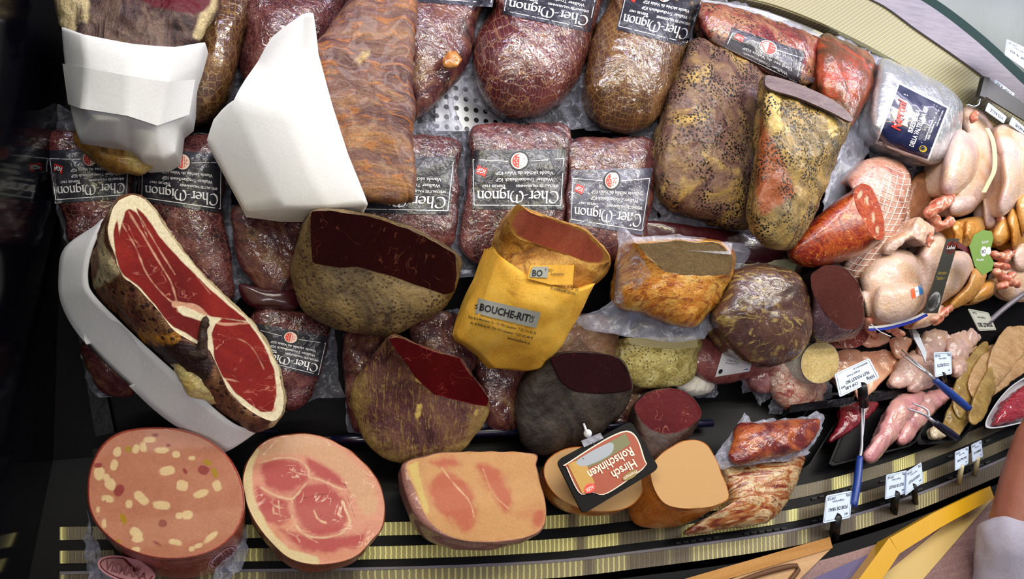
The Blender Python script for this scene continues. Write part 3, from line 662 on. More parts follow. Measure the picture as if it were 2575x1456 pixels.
# third row, lying lower under the cut pieces
bag('small dried meat end peeping out below the white paper band at far left', [(205, 860), (330, 860), (352, 950), (332, 998), (275, 996), (230, 962)], BEEF4, ht=.06, seed=13, hm=.03, filmout=[(205, 880), (340, 870), (350, 990), (250, 1000), (225, 975)])
bag('tilted dried beef pack with crest tucked right of the cut raw ham', [(640, 776), (720, 770), (826, 810), (826, 860), (806, 945), (780, 1002), (732, 1030), (680, 1010), (640, 960), (625, 860)], BEEF, ht=.066, seed=14, hm=.04, lab=('c', rot180((640, 812), (826, 848), (803, 950), (622, 905))), filmout=[(640, 770), (840, 800), (850, 950), (870, 1000), (800, 1000), (720, 1035), (640, 1000)])
bag('dark red pack end lying above the crest pack beside the raw ham', [(600, 715), (660, 722), (745, 735), (745, 775), (690, 775), (625, 770)], DEND, ht=.066, hm=.05, seed=15, lamp=.001)
bag('dried beef pack under the netted round beef half, left side', [(864, 845), (920, 838), (1000, 850), (1000, 1000), (950, 1080), (892, 1084), (870, 1000)], BEEF4, ht=.055, hm=.03, seed=16, filmout=[(860, 840), (1000, 845), (1000, 1050), (900, 1092), (872, 1085)])
bag('purplish dried beef pack between the two red cut beef halves', [(1030, 815), (1100, 780), (1180, 800), (1198, 850), (1192, 930), (1120, 960), (1050, 900)], BEEF4, ht=.055, hm=.03, seed=17, filmout=[(1080, 790), (1150, 775), (1200, 830), (1195, 930), (1100, 940)])
bag('dried beef pack standing left of the dark game ham half', [(1200, 880), (1260, 870), (1350, 890), (1350, 1000), (1320, 1070), (1262, 1084), (1222, 1060), (1204, 960)], BEEF4, ht=.055, hm=.03, seed=18, filmout=[(1195, 880), (1350, 880), (1330, 1085), (1280, 1075), (1200, 1085)])
bag('pale pinkish dried meat between yellow paper wrap and golden vacuum pack', [(1380, 820), (1450, 790), (1540, 800), (1556, 860), (1540, 920), (1470, 940), (1390, 930)], meat('pale_dried_meat', [(110, 76, 60), (168, 124, 96), (190, 160, 120)], 18, coat=.7, crink=.4), ht=.05, hm=.03, seed=19)
bag('dark red vacuum pack under the peppered ham wedge', [(1610, 560), (1760, 570), (1900, 590), (1990, 625), (1990, 660), (1900, 668), (1760, 650), (1620, 640)], DEND, ht=.05, hm=.04, seed=20, lamp=.002, filmout=[(1600, 555), (1700, 545), (1790, 560), (1810, 600), (1990, 640), (1850, 660), (1620, 650)])
a_ = size(Art(), 1, .18); a_.grid(0, 0, 1, .18, 0, 8, 2).line([(.62, .04), (.62, .15)], .006, 1).text('Poids net kg', .70, .1, .03, 1, .2, 2).text('5 004 97 3 2 2 0', .66, .04, .035, 1, .24, 2)
for k in range(14): a_.line([(.93+k*.0045, .02), (.93+k*.0045, .15)], .002+.0015*(k % 3 == 0), 1, 2)
t, B_ = bag('flat vacuum pack with pale weight label behind the round brown meat', [(1845, 650), (1930, 632), (2008, 640), (2010, 700), (1930, 712), (1850, 690)], meat('pack_brown', [(110, 70, 50), (170, 130, 90)], 20, coat=1, crink=.4), ht=.045, hm=.035, seed=21)
t.add('label', a_.put([(2008, 650), (1846, 660), (1842, 690), (1998, 684)], B_.bvh(), 'S', .05, off=.003), [flat('pale_yellow_label', (222, 222, 176), .5), INK])
# ------------------------------------------------------------------ peppered hams and bacon on the right of the back row
PEP = meat('peppered_cured_ham', [(80, 46, 40), (116, 84, 76), (142, 112, 84), (184, 152, 88)], 13, dist=1.4, spk=((26, 18, 14), 170, .5), spots=((196, 160, 84), 9, .56, .66), rough=.55, coat=.25, crink=.4, bump=.6, spec=.2, lo=.32, hi=.66)
t, B_ = bag('large flat peppered ham in clear film right of the small grey-label pack', [(1745, 100), (1810, 112), (1890, 150), (1935, 210), (1925, 330), (1925, 450), (1905, 540), (1872, 580), (1800, 562), (1722, 536), (1668, 500), (1650, 440), (1650, 370), (1668, 300), (1692, 215), (1718, 150)], PEP, hm=.06, ht=.12, seed=22, lamp=.006, name='peppered_ham', cat='ham',
    filmout=[(1730, 110), (1940, 200), (1930, 560), (1880, 600), (1850, 612), (1800, 580), (1740, 575), (1660, 560), (1640, 510), (1640, 380), (1690, 220)])
LARD = meat('spiced_bacon_slab', [(92, 22, 30), (140, 46, 46), (176, 120, 90), (206, 176, 120)], 12, spk=((30, 16, 14), 130, .45), coat=1, crink=.6, dist=1)
la = size(Art(), 1, .5); la.grid(0, 0, 1, .5, 0, 28, 16).disc(.48, .13, .12, 2, 2).disc(.48, .13, .105, 4, 3).disc(.48, .13, .09, 2, 4, -90, 90).poly([(.80, .1), (.92, .08), (.93, .2), (.81, .22)], 4, 2).text('IGP', .815, .13, .06, 1, .1, 3, .02)
la.text('Lard sec du Valais IGP', .12, .30, .05, 1, .66, 2, .02).text('Walliser Trockenspeck', .16, .39, .05, 1, .6, 2, .02).line([(.36, .12), (.03, .1), (.03, .47), (.97, .47), (.97, .1), (.6, .12)], .012, 1, 1)
for k in range(6): la.disc(.44-.03*(k % 3)*.9, .08+.045*(k//3), .01, 2, 5, n=6).disc(.53+.025*(k % 3), .08+.045*(k//3), .01, 4, 5, n=6)
t, B_ = bag('red-edged spiced bacon slab with crest label under the steel rail', [(1765, 8), (1860, 22), (1960, 55), (2064, 100), (2062, 160), (2030, 215), (1930, 190), (1850, 150), (1790, 110), (1755, 60)], LARD, hm=.05, ht=.10, seed=23, lab=(la, rot180((1842, 70), (2024, 130), (2008, 215), (1818, 120))), filmout=[(1760, 0), (1860, 10), (2070, 95), (2060, 200), (1900, 200), (1780, 110)], name='bacon_slab', cat='bacon')
t.add('film_fold', strip([(1790, 96), (1850, 132), (2045, 208)], .125, [(1800, 82), (1860, 112), (2050, 196)], .14, 'S', n=30), FILM2)
BAC = meat('smoked_bacon_rind', [(60, 40, 24), (104, 64, 36), (190, 74, 40), (200, 150, 100)], 9, dist=1.2, coat=.8, crink=.3, lo=.3, hi=.75)
bag('smoked bacon piece with orange lean side in cloudy film beside the silver bag', [(2062, 92), (2130, 105), (2196, 148), (2200, 210), (2170, 270), (2140, 320), (2095, 300), (2052, 220)], BAC, hm=.06, ht=.11, seed=24, name='bacon_slab', cat='bacon', filmout=[(2060, 90), (2170, 95), (2180, 60), (2215, 120), (2235, 190), (2215, 260), (2180, 380), (2120, 500), (2060, 560), (2100, 300)], fmat=FILM2)
# wedge with flat top
WEDM = meat('peppered_wedge', [(96, 84, 62), (140, 116, 70), (184, 150, 84), (120, 104, 92)], 10, dist=1.6, spk=((24, 18, 12), 190, .5), spots=((92, 84, 84), 11, .56, .68), bump=.6, coat=.15, lo=.3, hi=.7,
    marks=[('lean', (156, 82, 40), 8, 9), ('fat', (214, 184, 112), 12, 4)])
wedge = [(1920, 196), (1934, 190), (2010, 214), (2090, 250), (2141, 290), (2140, 312), (2112, 380), (2086, 450), (2060, 520), (2032, 570), (2002, 612), (1962, 629), (1922, 612), (1896, 580), (1890, 530), (1900, 450), (1910, 350), (1914, 260)]
t = Thing('peppered_ham_wedge', 'upright peppered ham wedge with orange lean stripe on top of the large ham', 'ham')
B_, _ = body(wedge, 'S', .122, .145, .205, lmp=(.006, 24, 3, 80, .002), pr=.6, shrink=.1, K=22, N=200, smooth=True)
P = proj(B_.v); B_.at = {'lean': d_poly(P, [[(1912, 300), (1930, 330), (1960, 380), (1985, 440), (1996, 490), (1950, 520), (1915, 540), (1900, 480), (1906, 380)]]), 'fat': d_poly(P, [[(1930, 222), (1962, 232), (1962, 300), (1985, 330), (1950, 330), (1922, 290)], [(2085, 295), (2108, 300), (2106, 335), (2090, 345), (2080, 320)]])}
t.add('meat', B_, WEDM)
t.add('cut_end', slab([(1924, 196), (1938, 190), (2012, 213), (2092, 250), (2140, 290), (2138, 306), (2086, 280), (2008, 246), (1934, 222)], 'S', .2, .006, True, tilt=(0, .012)), meat('grey_cut_end', [(84, 62, 70), (120, 98, 100), (92, 72, 78)], 8, (1, 4, 1), rough=.4), label='greyish flat cut top')
# silver bag
FOIL = meat('silver_foil_bag', [(214, 222, 234), (250, 252, 255)], 9, rough=.22, bump=1, bsc=26, coat=1, crink=1, crsc=26, fine=0); FOIL.node_tree.nodes['Principled BSDF'].inputs['Metallic'].default_value = .6
NAVY = flat('navy_label', (18, 24, 66), .35, coat=.6, bump=(14, .3))
ne = size(Art(), 1.0, .82); ne.grid(-.03, -.03, 1.03, .85, 1, 30, 26, 0).grid(0, 0, 1, .82, 0, 30, 26, 1)
ne.poly([(.52+.19*math.cos(math.radians(90+k*36))*(1 if k % 2 == 0 else .62), .62+.19*math.sin(math.radians(90+k*36))*(1 if k % 2 == 0 else .62)) for k in range(10)], 2, 2)
ne.poly([(.52+.17*math.cos(math.radians(90+k*36))*(1 if k % 2 == 0 else .62), .62+.17*math.sin(math.radians(90+k*36))*(1 if k % 2 == 0 else .62)) for k in range(10)], 1, 3)
ne.text('Negroni', .30, .56, .15, 3, .48, 4, .035, ang=6, shear=.2)
ne.text('BRESAOLA', .34, .37, .075, 1, .42, 2, .03).text('DELLA VALTELLINA IGP', .12, .27, .075, 1, .74, 2, .03).text("PUNTA D'ANCA", .28, .19, .06, 4, .44, 2, .01)
ne.text('Consorzio tutela Bresaola', .30, .13, .035, 1, .40, 2, .01).text('della Valtellina', .34, .09, .035, 1, .30, 2, .01).disc(.15, .12, .06, 5, 2, ry=.06).text('D', .15, .09, .07, 4, None, 3, .03, center=True).text('www.negroni.com', .62, .04, .03, 1, .30, 2)
bag('silver foil bresaola bag with navy label near the steel rail', [(2216, 150), (2265, 160), (2335, 190), (2402, 235), (2422, 272), (2414, 340), (2396, 396), (2340, 414), (2290, 398), (2230, 372), (2190, 335), (2184, 290), (2198, 210)], FOIL, hm=.07, ht=.13, seed=25, lamp=.003, lab=(ne, [(2332, 400), (2382, 272), (2262, 212), (2207, 358)], [NAVY, WHITE, flat('gold_print', (200, 170, 90), .4), RED, flat('dull_grey_print', (96, 96, 110), .5), flat('yellow_print', (220, 190, 40), .5)]), name='bresaola_bag', cat='packed meat', filmout=[(2210, 140), (2240, 150), (2420, 230), (2430, 290), (2410, 400), (2380, 410), (2290, 405), (2185, 345), (2175, 290)])
# a fan of the facets, rounded by subdivision
def subd(g, k=2, sm=1.0):
    bm = bmesh.new(); vs = [bm.verts.new(tuple(x)) for x in g.v]
    for x in g.f:
        try: bm.faces.new([vs[i] for i in x])
        except ValueError: pass
    bmesh.ops.recalc_face_normals(bm, faces=bm.faces)
    for _ in range(k):
        bmesh.ops.subdivide_edges(bm, edges=bm.edges, cuts=1, use_grid_fill=True, smooth=0)
        for v in bm.verts: pass
        if sm:
            inner = [v for v in bm.verts if not v.is_boundary]
            bmesh.ops.smooth_vert(bm, verts=inner, factor=.35*sm, use_axis_x=True, use_axis_y=True, use_axis_z=True)
    bm.verts.index_update(); r = G([v.co[:] for v in bm.verts], [tuple(v.index for v in f.verts) for f in bm.faces]); bm.free(); return r
# ------------------------------------------------------------------ paper-wrapped ham at the back left
HAMSK = meat('old_ham_surface', [(34, 24, 26), (76, 52, 50), (120, 96, 84), (110, 84, 48)], 14, (3, .8, 1), dist=1.5, spots=((34, 20, 26), 14, .55, .68), marks=[('fat', (206, 186, 142), 10, 6), ('cut', (96, 22, 34), 8, 5)], bump=.8, lo=.3, hi=.7)
t = Thing('wrapped_ham', 'bone-in ham in a white paper sleeve, standing in the back left corner', 'ham')
B_, _ = body([(150, 50), (158, -40), (300, -70), (480, -60), (545, -10), (518, 80), (490, 130), (450, 250), (400, 310), (300, 320), (225, 300), (185, 180), (158, 90)], 'S', .072, .11, .155, lmp=(.007, 22, 2, 70, .003), pr=.5, N=200)
P = proj(B_.v); B_.at = {'fat': d_poly(P, [[(146, -60), (195, -60), (192, 20), (188, 76), (150, 60)], [(520, -20), (546, -10), (530, 60), (515, 95), (488, 90), (500, 40)], [(205, -10), (222, 0), (225, 40), (215, 60), (205, 30)]]), 'cut': d_poly(P, [[(330, -60), (520, -50), (530, 0), (500, 34), (430, 26), (360, 4)]])}
t.add('meat', B_, HAMSK)
pw = {'a': (147, 54, 0.1420), 'b': (200, 74, 0.1870), 'c': (330, 99, 0.1970), 'd': (440, 108, 0.1920), 'e': (522, 96, 0.1420), 'f': (500, 165, 0.1420), 'g': (490, 200, 0.1320), 'h': (474, 292, 0.1320), 'i': (452, 318, 0.1220), 'j': (440, 384, 0.13), 'k': (408, 402, 0.13), 'l': (350, 398, 0.14), 'm': (328, 378, 0.1270), 'n': (280, 352, 0.148), 'o': (190, 356, 0.13), 'p': (172, 262, 0.1220), 'q': (158, 158, 0.1320), 'r': (215, 168, 0.1900), 's': (320, 188, 0.1980), 't': (420, 204, 0.1900), 'u': (205, 272, 0.1770), 'v': (320, 290, 0.1840), 'w': (395, 318, 0.1720), 'x': (250, 300, 0.1770), 'y': (300, 300, 0.1800)}
t.add('paper_sleeve', subd(facets(pw, ['abrq', 'bcsr', 'cdts', 'deft', 'qrup', 'rsvu', 'stwv', 'tfgw', 'gihw' if 0 else 'ghiw', 'puxo', 'xyno', 'yvmn', 'uvyx', 'vwlm', 'wijk', 'wkl'], 'S', 'abcdefghijklmnopq', base=.07), 3, .8), PAPER)
f2 = {'a': (157, 160, 0.1370), 'b': (214, 170, 0.1935), 'c': (320, 190, 0.2015), 'd': (420, 206, 0.1935), 'e': (491, 200, 0.1380), 'f': (476, 288, 0.1360), 'g': (396, 316, 0.1755), 'h': (320, 291, 0.1875), 'i': (204, 273, 0.1805), 'j': (171, 262, 0.1260)}
k = t.add('paper_overlap', subd(facets(f2, ['abij', 'bchi', 'cdgh', 'defg'], 'S'), 3, .5), PAPER)
t.add('shank_bone', blobs([[(225, 345, .10, .02), (255, 385, .10, .018), (300, 410, .10, .017), (335, 415, .10, .016), (368, 410, .10, .012)], [(330, 380, .10, .015), (350, 400, .10, .014)]], 'S', .004, 4, lmp=(.004, 60, 1)), meat('bone_end', [(92, 60, 28), (176, 130, 66), (216, 190, 120)], 24, dist=1, rough=.35, bump=.5, coat=.3), label='yellowish knobbly shank bone')
# ------------------------------------------------------------------ smoked slab with white paper
SPECK = meat('smoked_speck', [(66, 34, 32), (104, 68, 66), (136, 98, 82), (166, 118, 72)], 5, (1, 3.5, 1), (0, 0, 28), dist=1.6, fib=((196, 118, 34), 16, (1.2, 5, 1), .55), bump=.7, coat=.15, lo=.3, hi=.68, marks=[('knob', (190, 160, 104), 12, 5)], bsc=50)
t = Thing('smoked_ham_slab', 'tall orange-brown smoked ham slab, its left side under a large folded white paper', 'ham')
B_, _ = body([(1042, -70), (1042, 100), (1041, 300), (1040, 488), (1030, 496), (990, 503), (932, 500), (880, 470), (830, 320), (770, 160), (810, 90), (850, 40), (905, -20), (950, -70)], 'S', .09, .135, .165, lmp=(.008, 16, 5, 60, .003), pr=.35, N=200, shrink=.06)
P = proj(B_.v); B_.at = {'knob': d_poly(P, [[(900, 140), (920, 128), (930, 136), (905, 160), (885, 165)]])}
t.add('meat', B_, SPECK)
pp = {'A': (789, 24, .19), 'B': (765, 26, .17), 'C': (680, 92, .155), 'D': (650, 150, .15), 'E': (582, 242, .175), 'F': (535, 300, .14), 'G': (519, 352, .12), 'H': (530, 372, .12), 'I': (618, 537, .115), 'J': (711, 531, .165), 'K': (830, 523, .185), 'L': (934, 517, .19), 'M': (880, 385, .197), 'N': (838, 252, .2), 'O': (805, 130, .198), 'P': (702, 165, .186), 'Q': (719, 292, .194), 'R': (745, 148, .17), 'S': (640, 205, .165), 'T': (775, 440, .19)}
t.add('paper_cone', subd(facets(pp, ['BCDSPR', 'ABRO'[::1], 'RPO', 'SDE', 'SEQP', 'EFGH', 'EHIJ', 'EJTQ', 'JKT', 'PQNO', 'QTMN', 'TKLM'], 'S', 'ABCDEFGHIJKLMNO'[::-1], base=.09), 3, .5), PAPER)
# ------------------------------------------------------------------ cut raw ham with white paper band
RED_H = meat('raw_ham_cut', [(104, 16, 16), (134, 26, 22), (162, 46, 34)], 7, (1, 1, 1), dist=1, veins=((206, 130, 110), 26, .05, .6), fine=.15, marks=[('seam', (214, 158, 130), 4, 2.0), ('fat', (240, 226, 190), 3, 2)], rough=.4, bump=.12, spec=.15)
RIND = meat('raw_ham_side', [(70, 36, 36), (118, 70, 56), (150, 104, 66), (90, 56, 60)], 12, (4, 1, 1), (0, 0, 40), dist=1.3, spk=((60, 34, 30), 90, .3), bump=.8, fib=((170, 130, 84), 30, (1, 6, 1), .5), lo=.3, hi=.7, marks=[('fat', (212, 192, 150), 8, 4), ('dark', (52, 32, 34), 16, 8), ('org', (206, 140, 54), 22, 8)])
t = Thing('cut_raw_ham', 'halved raw ham with red cut face and fat rim, wrapped by a white paper band', 'ham')
sil = [(226, 696), (232, 640), (258, 560), (296, 500), (335, 488), (376, 509), (431, 589), (501, 679), (581, 759), (641, 819), (691, 899), (715, 980), (713, 1035), (684, 1072), (642, 1086), (590, 1062), (530, 1018), (460, 950), (390, 886), (300, 800), (246, 742)]
face = [(290, 650), (272, 600), (276, 545), (300, 503), (335, 490), (374, 512), (429, 591), (499, 681), (579, 761), (639, 821), (688, 900), (711, 980), (709, 1030), (688, 1058), (640, 1040), (590, 1000), (556, 950), (534, 890), (500, 868), (440, 832), (398, 780), (350, 728), (306, 692)]
B_, FG = body(sil, 'S', .072, .125, .2, face, (.2, -.012, .0), c=(480, 760), N=260, lmp=(.003, 50, 8, 130, .001), R=50)
P = FG.px; lean = d_poly(P, [[(290, 640), (285, 580), (296, 545), (300, 600), (305, 560), (318, 522), (334, 528), (350, 540), (372, 600), (340, 518), (372, 550), (405, 600), (460, 660), (520, 720), (575, 768), (626, 808), (560, 800), (532, 797), (510, 790), (480, 776), (452, 766), (440, 770), (452, 790), (488, 802), (516, 812), (510, 850), (502, 862), (470, 838), (430, 820), (392, 770), (350, 720), (305, 688)], [(560, 800), (626, 812), (662, 864), (690, 930), (696, 990), (686, 1035), (655, 1036), (596, 992), (562, 950), (540, 905), (536, 868), (532, 838), (540, 815)]], False)
FG.at = {'fat': -lean, 'seam': d_line(P, [([(305, 560), (340, 620), (370, 690), (410, 740), (440, 765)], 1.6), ([(322, 530), (365, 600), (400, 660), (430, 710), (445, 760)], 2), ([(345, 530), (390, 610), (440, 690)], 1.2), ([(440, 765), (490, 775), (520, 800)], 9), ([(530, 800), (560, 815), (626, 812)], 3), ([(540, 880), (580, 850), (630, 870), (665, 930)], 1), ([(560, 950), (600, 960)], 1), ([(400, 590), (480, 680), (530, 740)], .6)])}
P = proj(B_.v); B_.at = {'fat': np.minimum(d_poly(P, [[(292, 500), (270, 545), (262, 610), (290, 660), (300, 690), (230, 728), (250, 670), (250, 600)], ]), d_line(P, [([(376, 509), (501, 679), (641, 819), (715, 980), (690, 1075)], 14)])), 'dark': d_poly(P, [[(350, 868), (440, 850), (530, 895), (520, 960), (450, 940), (400, 900)]]), 'org': d_line(P, [([(355, 845), (400, 855), (440, 850)], 12)])}
t.add('meat', B_, RIND, label='wrinkled brown outer side'); kf = t.add('cut_face', FG, RED_H, label='glossy red cut face with white fat rim')
t.add('hip_bone', blobs([[(452, 905, .15, .012), (475, 925, .165, .016), (500, 960, .16, .022), (545, 985, .15, .018)], [(500, 925, .155, .012), (540, 955, .15, .016)]], 'S', .003, 4, lmp=(.003, 90, 2)), meat('hip_bone', [(150, 100, 50), (210, 186, 110), (226, 208, 150)], 30, rough=.35, coat=.4), label='yellow and cream bone end')
t.add('cleft', blobs([[(440, 862, .18, .007), (470, 880, .186, .009), (505, 888, .192, .010), (512, 850, .199, .006), (516, 818, .201, .005), (518, 790, .201, .002)]], 'S', .003, 3, lmp=(.004, 90, 4)), meat('dark_cleft', [(24, 16, 16), (76, 54, 44)], 40, bump=.8), label='dark ragged cleft by the bone')
band_ = strip([(262, 552, .13), (240, 600, .15), (224, 650, .155), (219, 700, .155), (232, 738, .155), (300, 806, .155), (390, 892, .15), (470, 966, .15), (540, 1030, .15), (600, 1072, .14), (650, 1082, .12)], .1, [(240, 572, .118), (166, 624, .112), (148, 690, .108), (152, 762, .108), (200, 848, .108), (300, 950, .108), (400, 1040, .108), (500, 1110, .108), (548, 1137, .108), (580, 1130, .112), (640, 1088, .118)], .08, 'S', n=90, rows=6)
band_.smooth = True
t.add('paper_band', lump(band_, .004, 9, 4), PAPER)
# ------------------------------------------------------------------ dried beef halves
def skin(name, cols, extra=None, **k): return meat(name, cols, 9, dist=1.2, bump=.7, bsc=55, **k)
def cutmat(name, cols, vein=(150, 60, 60), **k): return meat(name, cols, 6, rough=.45, bump=.25, veins=(vein, 22, .035, .8), spec=.12, fine=.15, **k)
def half(name, label, sil, face, hm, fh, sk, ct, hb=.0, lmpv=(.004, 20, 1, 70, .0015), fr='S', cl=None, c=None, **k):
    t = Thing(name, label, 'dried beef')
    B_, FG = body(sil, fr, hb, hm, None, face, fh, c=c, lmp=lmpv, N=180, **k)
    t.add('meat', B_, sk); t.add('cut_face', FG, ct, label=cl); return t, B_, FG
SKG = skin('tan_dried_skin', [(62, 50, 36), (108, 88, 56), (140, 116, 74), (112, 84, 52)], spots=((60, 46, 34), 14, .56, .7), lo=.3, hi=.7, marks=[('string', (26, 20, 20), 3, 2.5)], spk=((70, 50, 36), 150, .4))
t, B_, FG = half('dried_beef_half', 'big dried beef half with tan tied skin and dark maroon cut face, centre left', [(780, 535), (830, 526), (930, 540), (1040, 574), (1150, 640), (1155, 690), (1142, 738), (1110, 780), (1052, 812), (990, 840), (930, 842), (850, 828), (790, 800), (752, 760), (734, 700), (738, 650), (752, 590)],
    [(782, 532), (830, 528), (930, 542), (1032, 576), (1145, 640), (1151, 690), (1144, 735), (1122, 742), (1000, 700), (900, 672), (855, 674), (786, 662), (780, 600)], .095, (.165, .004, -.05), SKG, cutmat('maroon_cut', [(46, 12, 14), (62, 18, 18), (74, 24, 22)], (150, 90, 70)), hb=.072, cl='dark maroon cut face', c=(940, 640), fsm=False)
P = proj(B_.v); B_.at = {'string': d_line(P, [([(852, 672), (856, 750), (852, 826)], 1.2), ([(1032, 742), (1026, 800), (1008, 832)], 1.6), ([(800, 664), (800, 800)], .5)])}
SKH = skin('purple_mouldy_skin', [(60, 28, 34), (92, 52, 52), (120, 82, 62), (100, 62, 70)], fib=((166, 134, 70), 26, (7, 1.5, 1), .7), lo=.3, hi=.72, marks=[('fat', (206, 178, 96), 10, 3), ('mould', (150, 122, 70), 60, 26)])
t, B_, FG = half('dried_beef_half', 'round dried beef half with mouldy netted skin and bright red pointed cut', [(975, 850), (1000, 845), (1052, 864), (1112, 888), (1160, 900), (1192, 950), (1230, 1005), (1226, 1042), (1200, 1092), (1150, 1142), (1080, 1167), (1010, 1167), (948, 1140), (904, 1080), (884, 1010), (894, 958), (930, 900)],
    [(976, 852), (1000, 846), (1052, 866), (1110, 889), (1156, 900), (1190, 950), (1229, 1003), (1224, 1022), (1182, 1016), (1092, 992), (1062, 966), (1042, 946), (1004, 892)], .08, (.13, .0, -.055), SKH, cutmat('crimson_cut', [(78, 6, 14), (104, 10, 20), (120, 20, 26)], (190, 80, 70)), hb=.057, cl='crimson cut face', c=(1110, 945), fsm=False)
P = proj(B_.v); B_.at = {'fat': d_poly(P, [[(1048, 1018), (1060, 1012), (1058, 1040), (1050, 1060), (1044, 1050), (1048, 1034)], [(1196, 1028), (1204, 1030), (1198, 1046), (1190, 1040)], [(1040, 948), (1056, 952), (1062, 964), (1046, 960)]]), 'mould': np.minimum(d_line(P, [([(890, 960), (900, 1080), (960, 1150), (1080, 1170), (1170, 1130), (1220, 1050)], 24)]), 1e3)}
SKI = skin('dark_grey_skin', [(30, 26, 26), (54, 46, 42), (78, 68, 60), (54, 46, 54)], lo=.3, hi=.72)
half('game_ham_half', 'charcoal grey game ham half with dark plum cut behind the hirsch price card', [(1385, 895), (1430, 884), (1500, 888), (1562, 905), (1588, 950), (1590, 986), (1572, 1030), (1540, 1062), (1480, 1110), (1420, 1138), (1350, 1144), (1312, 1116), (1298, 1060), (1300, 1000), (1318, 950), (1350, 912)],
    [(1383, 897), (1430, 886), (1510, 891), (1560, 907), (1586, 955), (1586, 981), (1520, 990), (1452, 986), (1412, 962), (1394, 932)], .07, (.12, .0, -.04), SKI, cutmat('plum_cut', [(48, 20, 26), (58, 26, 32), (66, 22, 30)], (90, 40, 44), marks=[]), hb=.057, cl='dark plum cut face', c=(1490, 942))
half('dried_beef_half', 'small dark dried beef half with round wine-red cut right of the hirsch card', [(1596, 1022), (1628, 988), (1680, 976), (1728, 989), (1758, 1025), (1758, 1058), (1742, 1090), (1712, 1120), (1680, 1160), (1640, 1170), (1612, 1140), (1592, 1070)],
    [(1598, 1022), (1630, 989), (1680, 977), (1726, 990), (1756, 1025), (1756, 1054), (1722, 1080), (1682, 1091), (1642, 1083), (1614, 1060)], .05, (.10, .0, -.02), skin('dark_brown_skin', [(48, 34, 32), (84, 62, 54), (70, 52, 52)]), cutmat('wine_cut', [(78, 14, 22), (96, 20, 28), (108, 28, 34)], (170, 100, 80)), hb=.0, fr='B', cl='wine-red cut face')
# ------------------------------------------------------------------ meat in yellow butcher paper
t = Thing('wrapped_dried_meat', 'dried meat roll with pink cut end in a yellow printed paper wrap', 'dried meat')
GOLD = meat('golden_rind', [(110, 66, 26), (176, 118, 48), (222, 172, 84), (190, 146, 90)], 13, dist=1.6, bump=.6, spots=((110, 66, 30), 18, .56, .7), lo=.3, hi=.7)
B_, FG = body([(1247, 600), (1262, 560), (1288, 528), (1304, 516), (1330, 528), (1400, 553), (1470, 578), (1518, 622), (1534, 662), (1508, 705), (1462, 740), (1410, 810), (1340, 850), (1260, 830), (1225, 780), (1235, 700), (1250, 645)], 'S', .075, .12, None,
    [(1280, 562), (1289, 530), (1304, 517), (1330, 529), (1400, 554), (1469, 580), (1516, 624), (1530, 655), (1492, 664), (1424, 642), (1352, 616), (1298, 594)], (.19, .0, -.055), c=(1405, 600), N=200, lmp=(.004, 26, 3, 80, .0015))
FG.at = {'rim': FG.rim*100-9}
t.add('meat', B_, GOLD); t.add('cut_face', FG, cutmat('pinkish_cut', [(160, 76, 56), (200, 104, 82), (222, 136, 104)], (120, 80, 50), marks=[('rim', (206, 150, 74), 14, 4)]), label='pinkish brown cut end')
yp = {'a': (1243, 612, .13), 'b': (1258, 632, .17), 'c': (1282, 654, .195), 'd': (1330, 688, .205), 'e': (1400, 713, .207), 'f': (1466, 722, .19), 'g': (1506, 704, .15), 'h': (1457, 800, .14), 'i': (1420, 866, .125), 'j': (1366, 930, .11), 'k': (1327, 934, .11), 'l': (1243, 927, .11), 'm': (1212, 893, .115), 'n': (1186, 870, .12), 'o': (1156, 857, .11), 'p': (1144, 842, .10), 'q': (1171, 770, .115), 'r': (1210, 690, .12), 's': (1230, 700, .17), 't': (1300, 760, .197), 'u': (1390, 780, .197), 'v': (1200, 800, .16), 'w': (1290, 850, .17), 'x': (1370, 850, .165), 'y': (1265, 890, .135), 'z': (1335, 895, .14)}
yw = facets(yp, ['abr', 'bsr', 'bcs', 'cdts', 'deut', 'efu', 'fgh', 'fhu', 'rsvq', 'stwv', 'tuxw', 'uhix', 'qvop', 'vno', 'vwyn', 'nym', 'yml', 'wxzy', 'xijz', 'yzkl', 'zjk'], 'S', 'abcdefghijklmnopqr'[::-1], base=.08)
yw = subd(yw, 3, .7); lump(yw, .0025, 30, 3)
kp = t.add('paper_wrap', yw, YPAPER)
a_ = size(Art(), 1, .62)
a_.grid(.08, .30, .98, .56, 0, 10, 4, 1).text('BOUCHE-RIT', .13, .37, .12, 1, .72, 2, .03).text('LA', .095, .38, .05, 1, None, 2, .01, ang=90).text('CIE', .91, .37, .06, 1, None, 2, .01, ang=90)
a_.text('Rue de la Madeleine 10 - CH 1003 Lausanne - T 021 311 65 30', .0, .20, .045, 1, 1.0, 2, .01).text('Av. de Béthusy 60 - CH 1012 Lausanne - T 021 652 44 97', .04, .11, .045, 1, .94, 2, .01).text('www.bouche-rit.ch', .62, .02, .045, 1, .34, 2, .01)
t.add('printed_label', a_.put([(1172, 828), (1338, 872), (1366, 778), (1190, 738)], yw.bvh(), 'S', .19, off=.0015), [flat('grey_label_print', (150, 152, 146), .5), INK], sub=kp, label='grey label with bold black shop lettering')
a_ = size(Art(), 1, .2); a_.text('Rue de la Madeleine 10 - CH 1003', 0, .12, .055, 0, .6, 1, .01).text('Av. de Béthusy 60 - CH 1012', .06, .03, .055, 0, .5, 1, .01)
t.add('printed_text', a_.put([(1376, 728), (1500, 760), (1506, 735), (1382, 702)], yw.bvh(), 'S', .2, off=.0015), [INK], sub=kp)
fl = slab([(1326, 700), (1334, 667), (1444, 666), (1440, 716), (1385, 716)], 'S', .205, .001)
k2 = t.add('paper_corner', fl, YPAPER, sub=kp, label='folded corner of paper standing up')
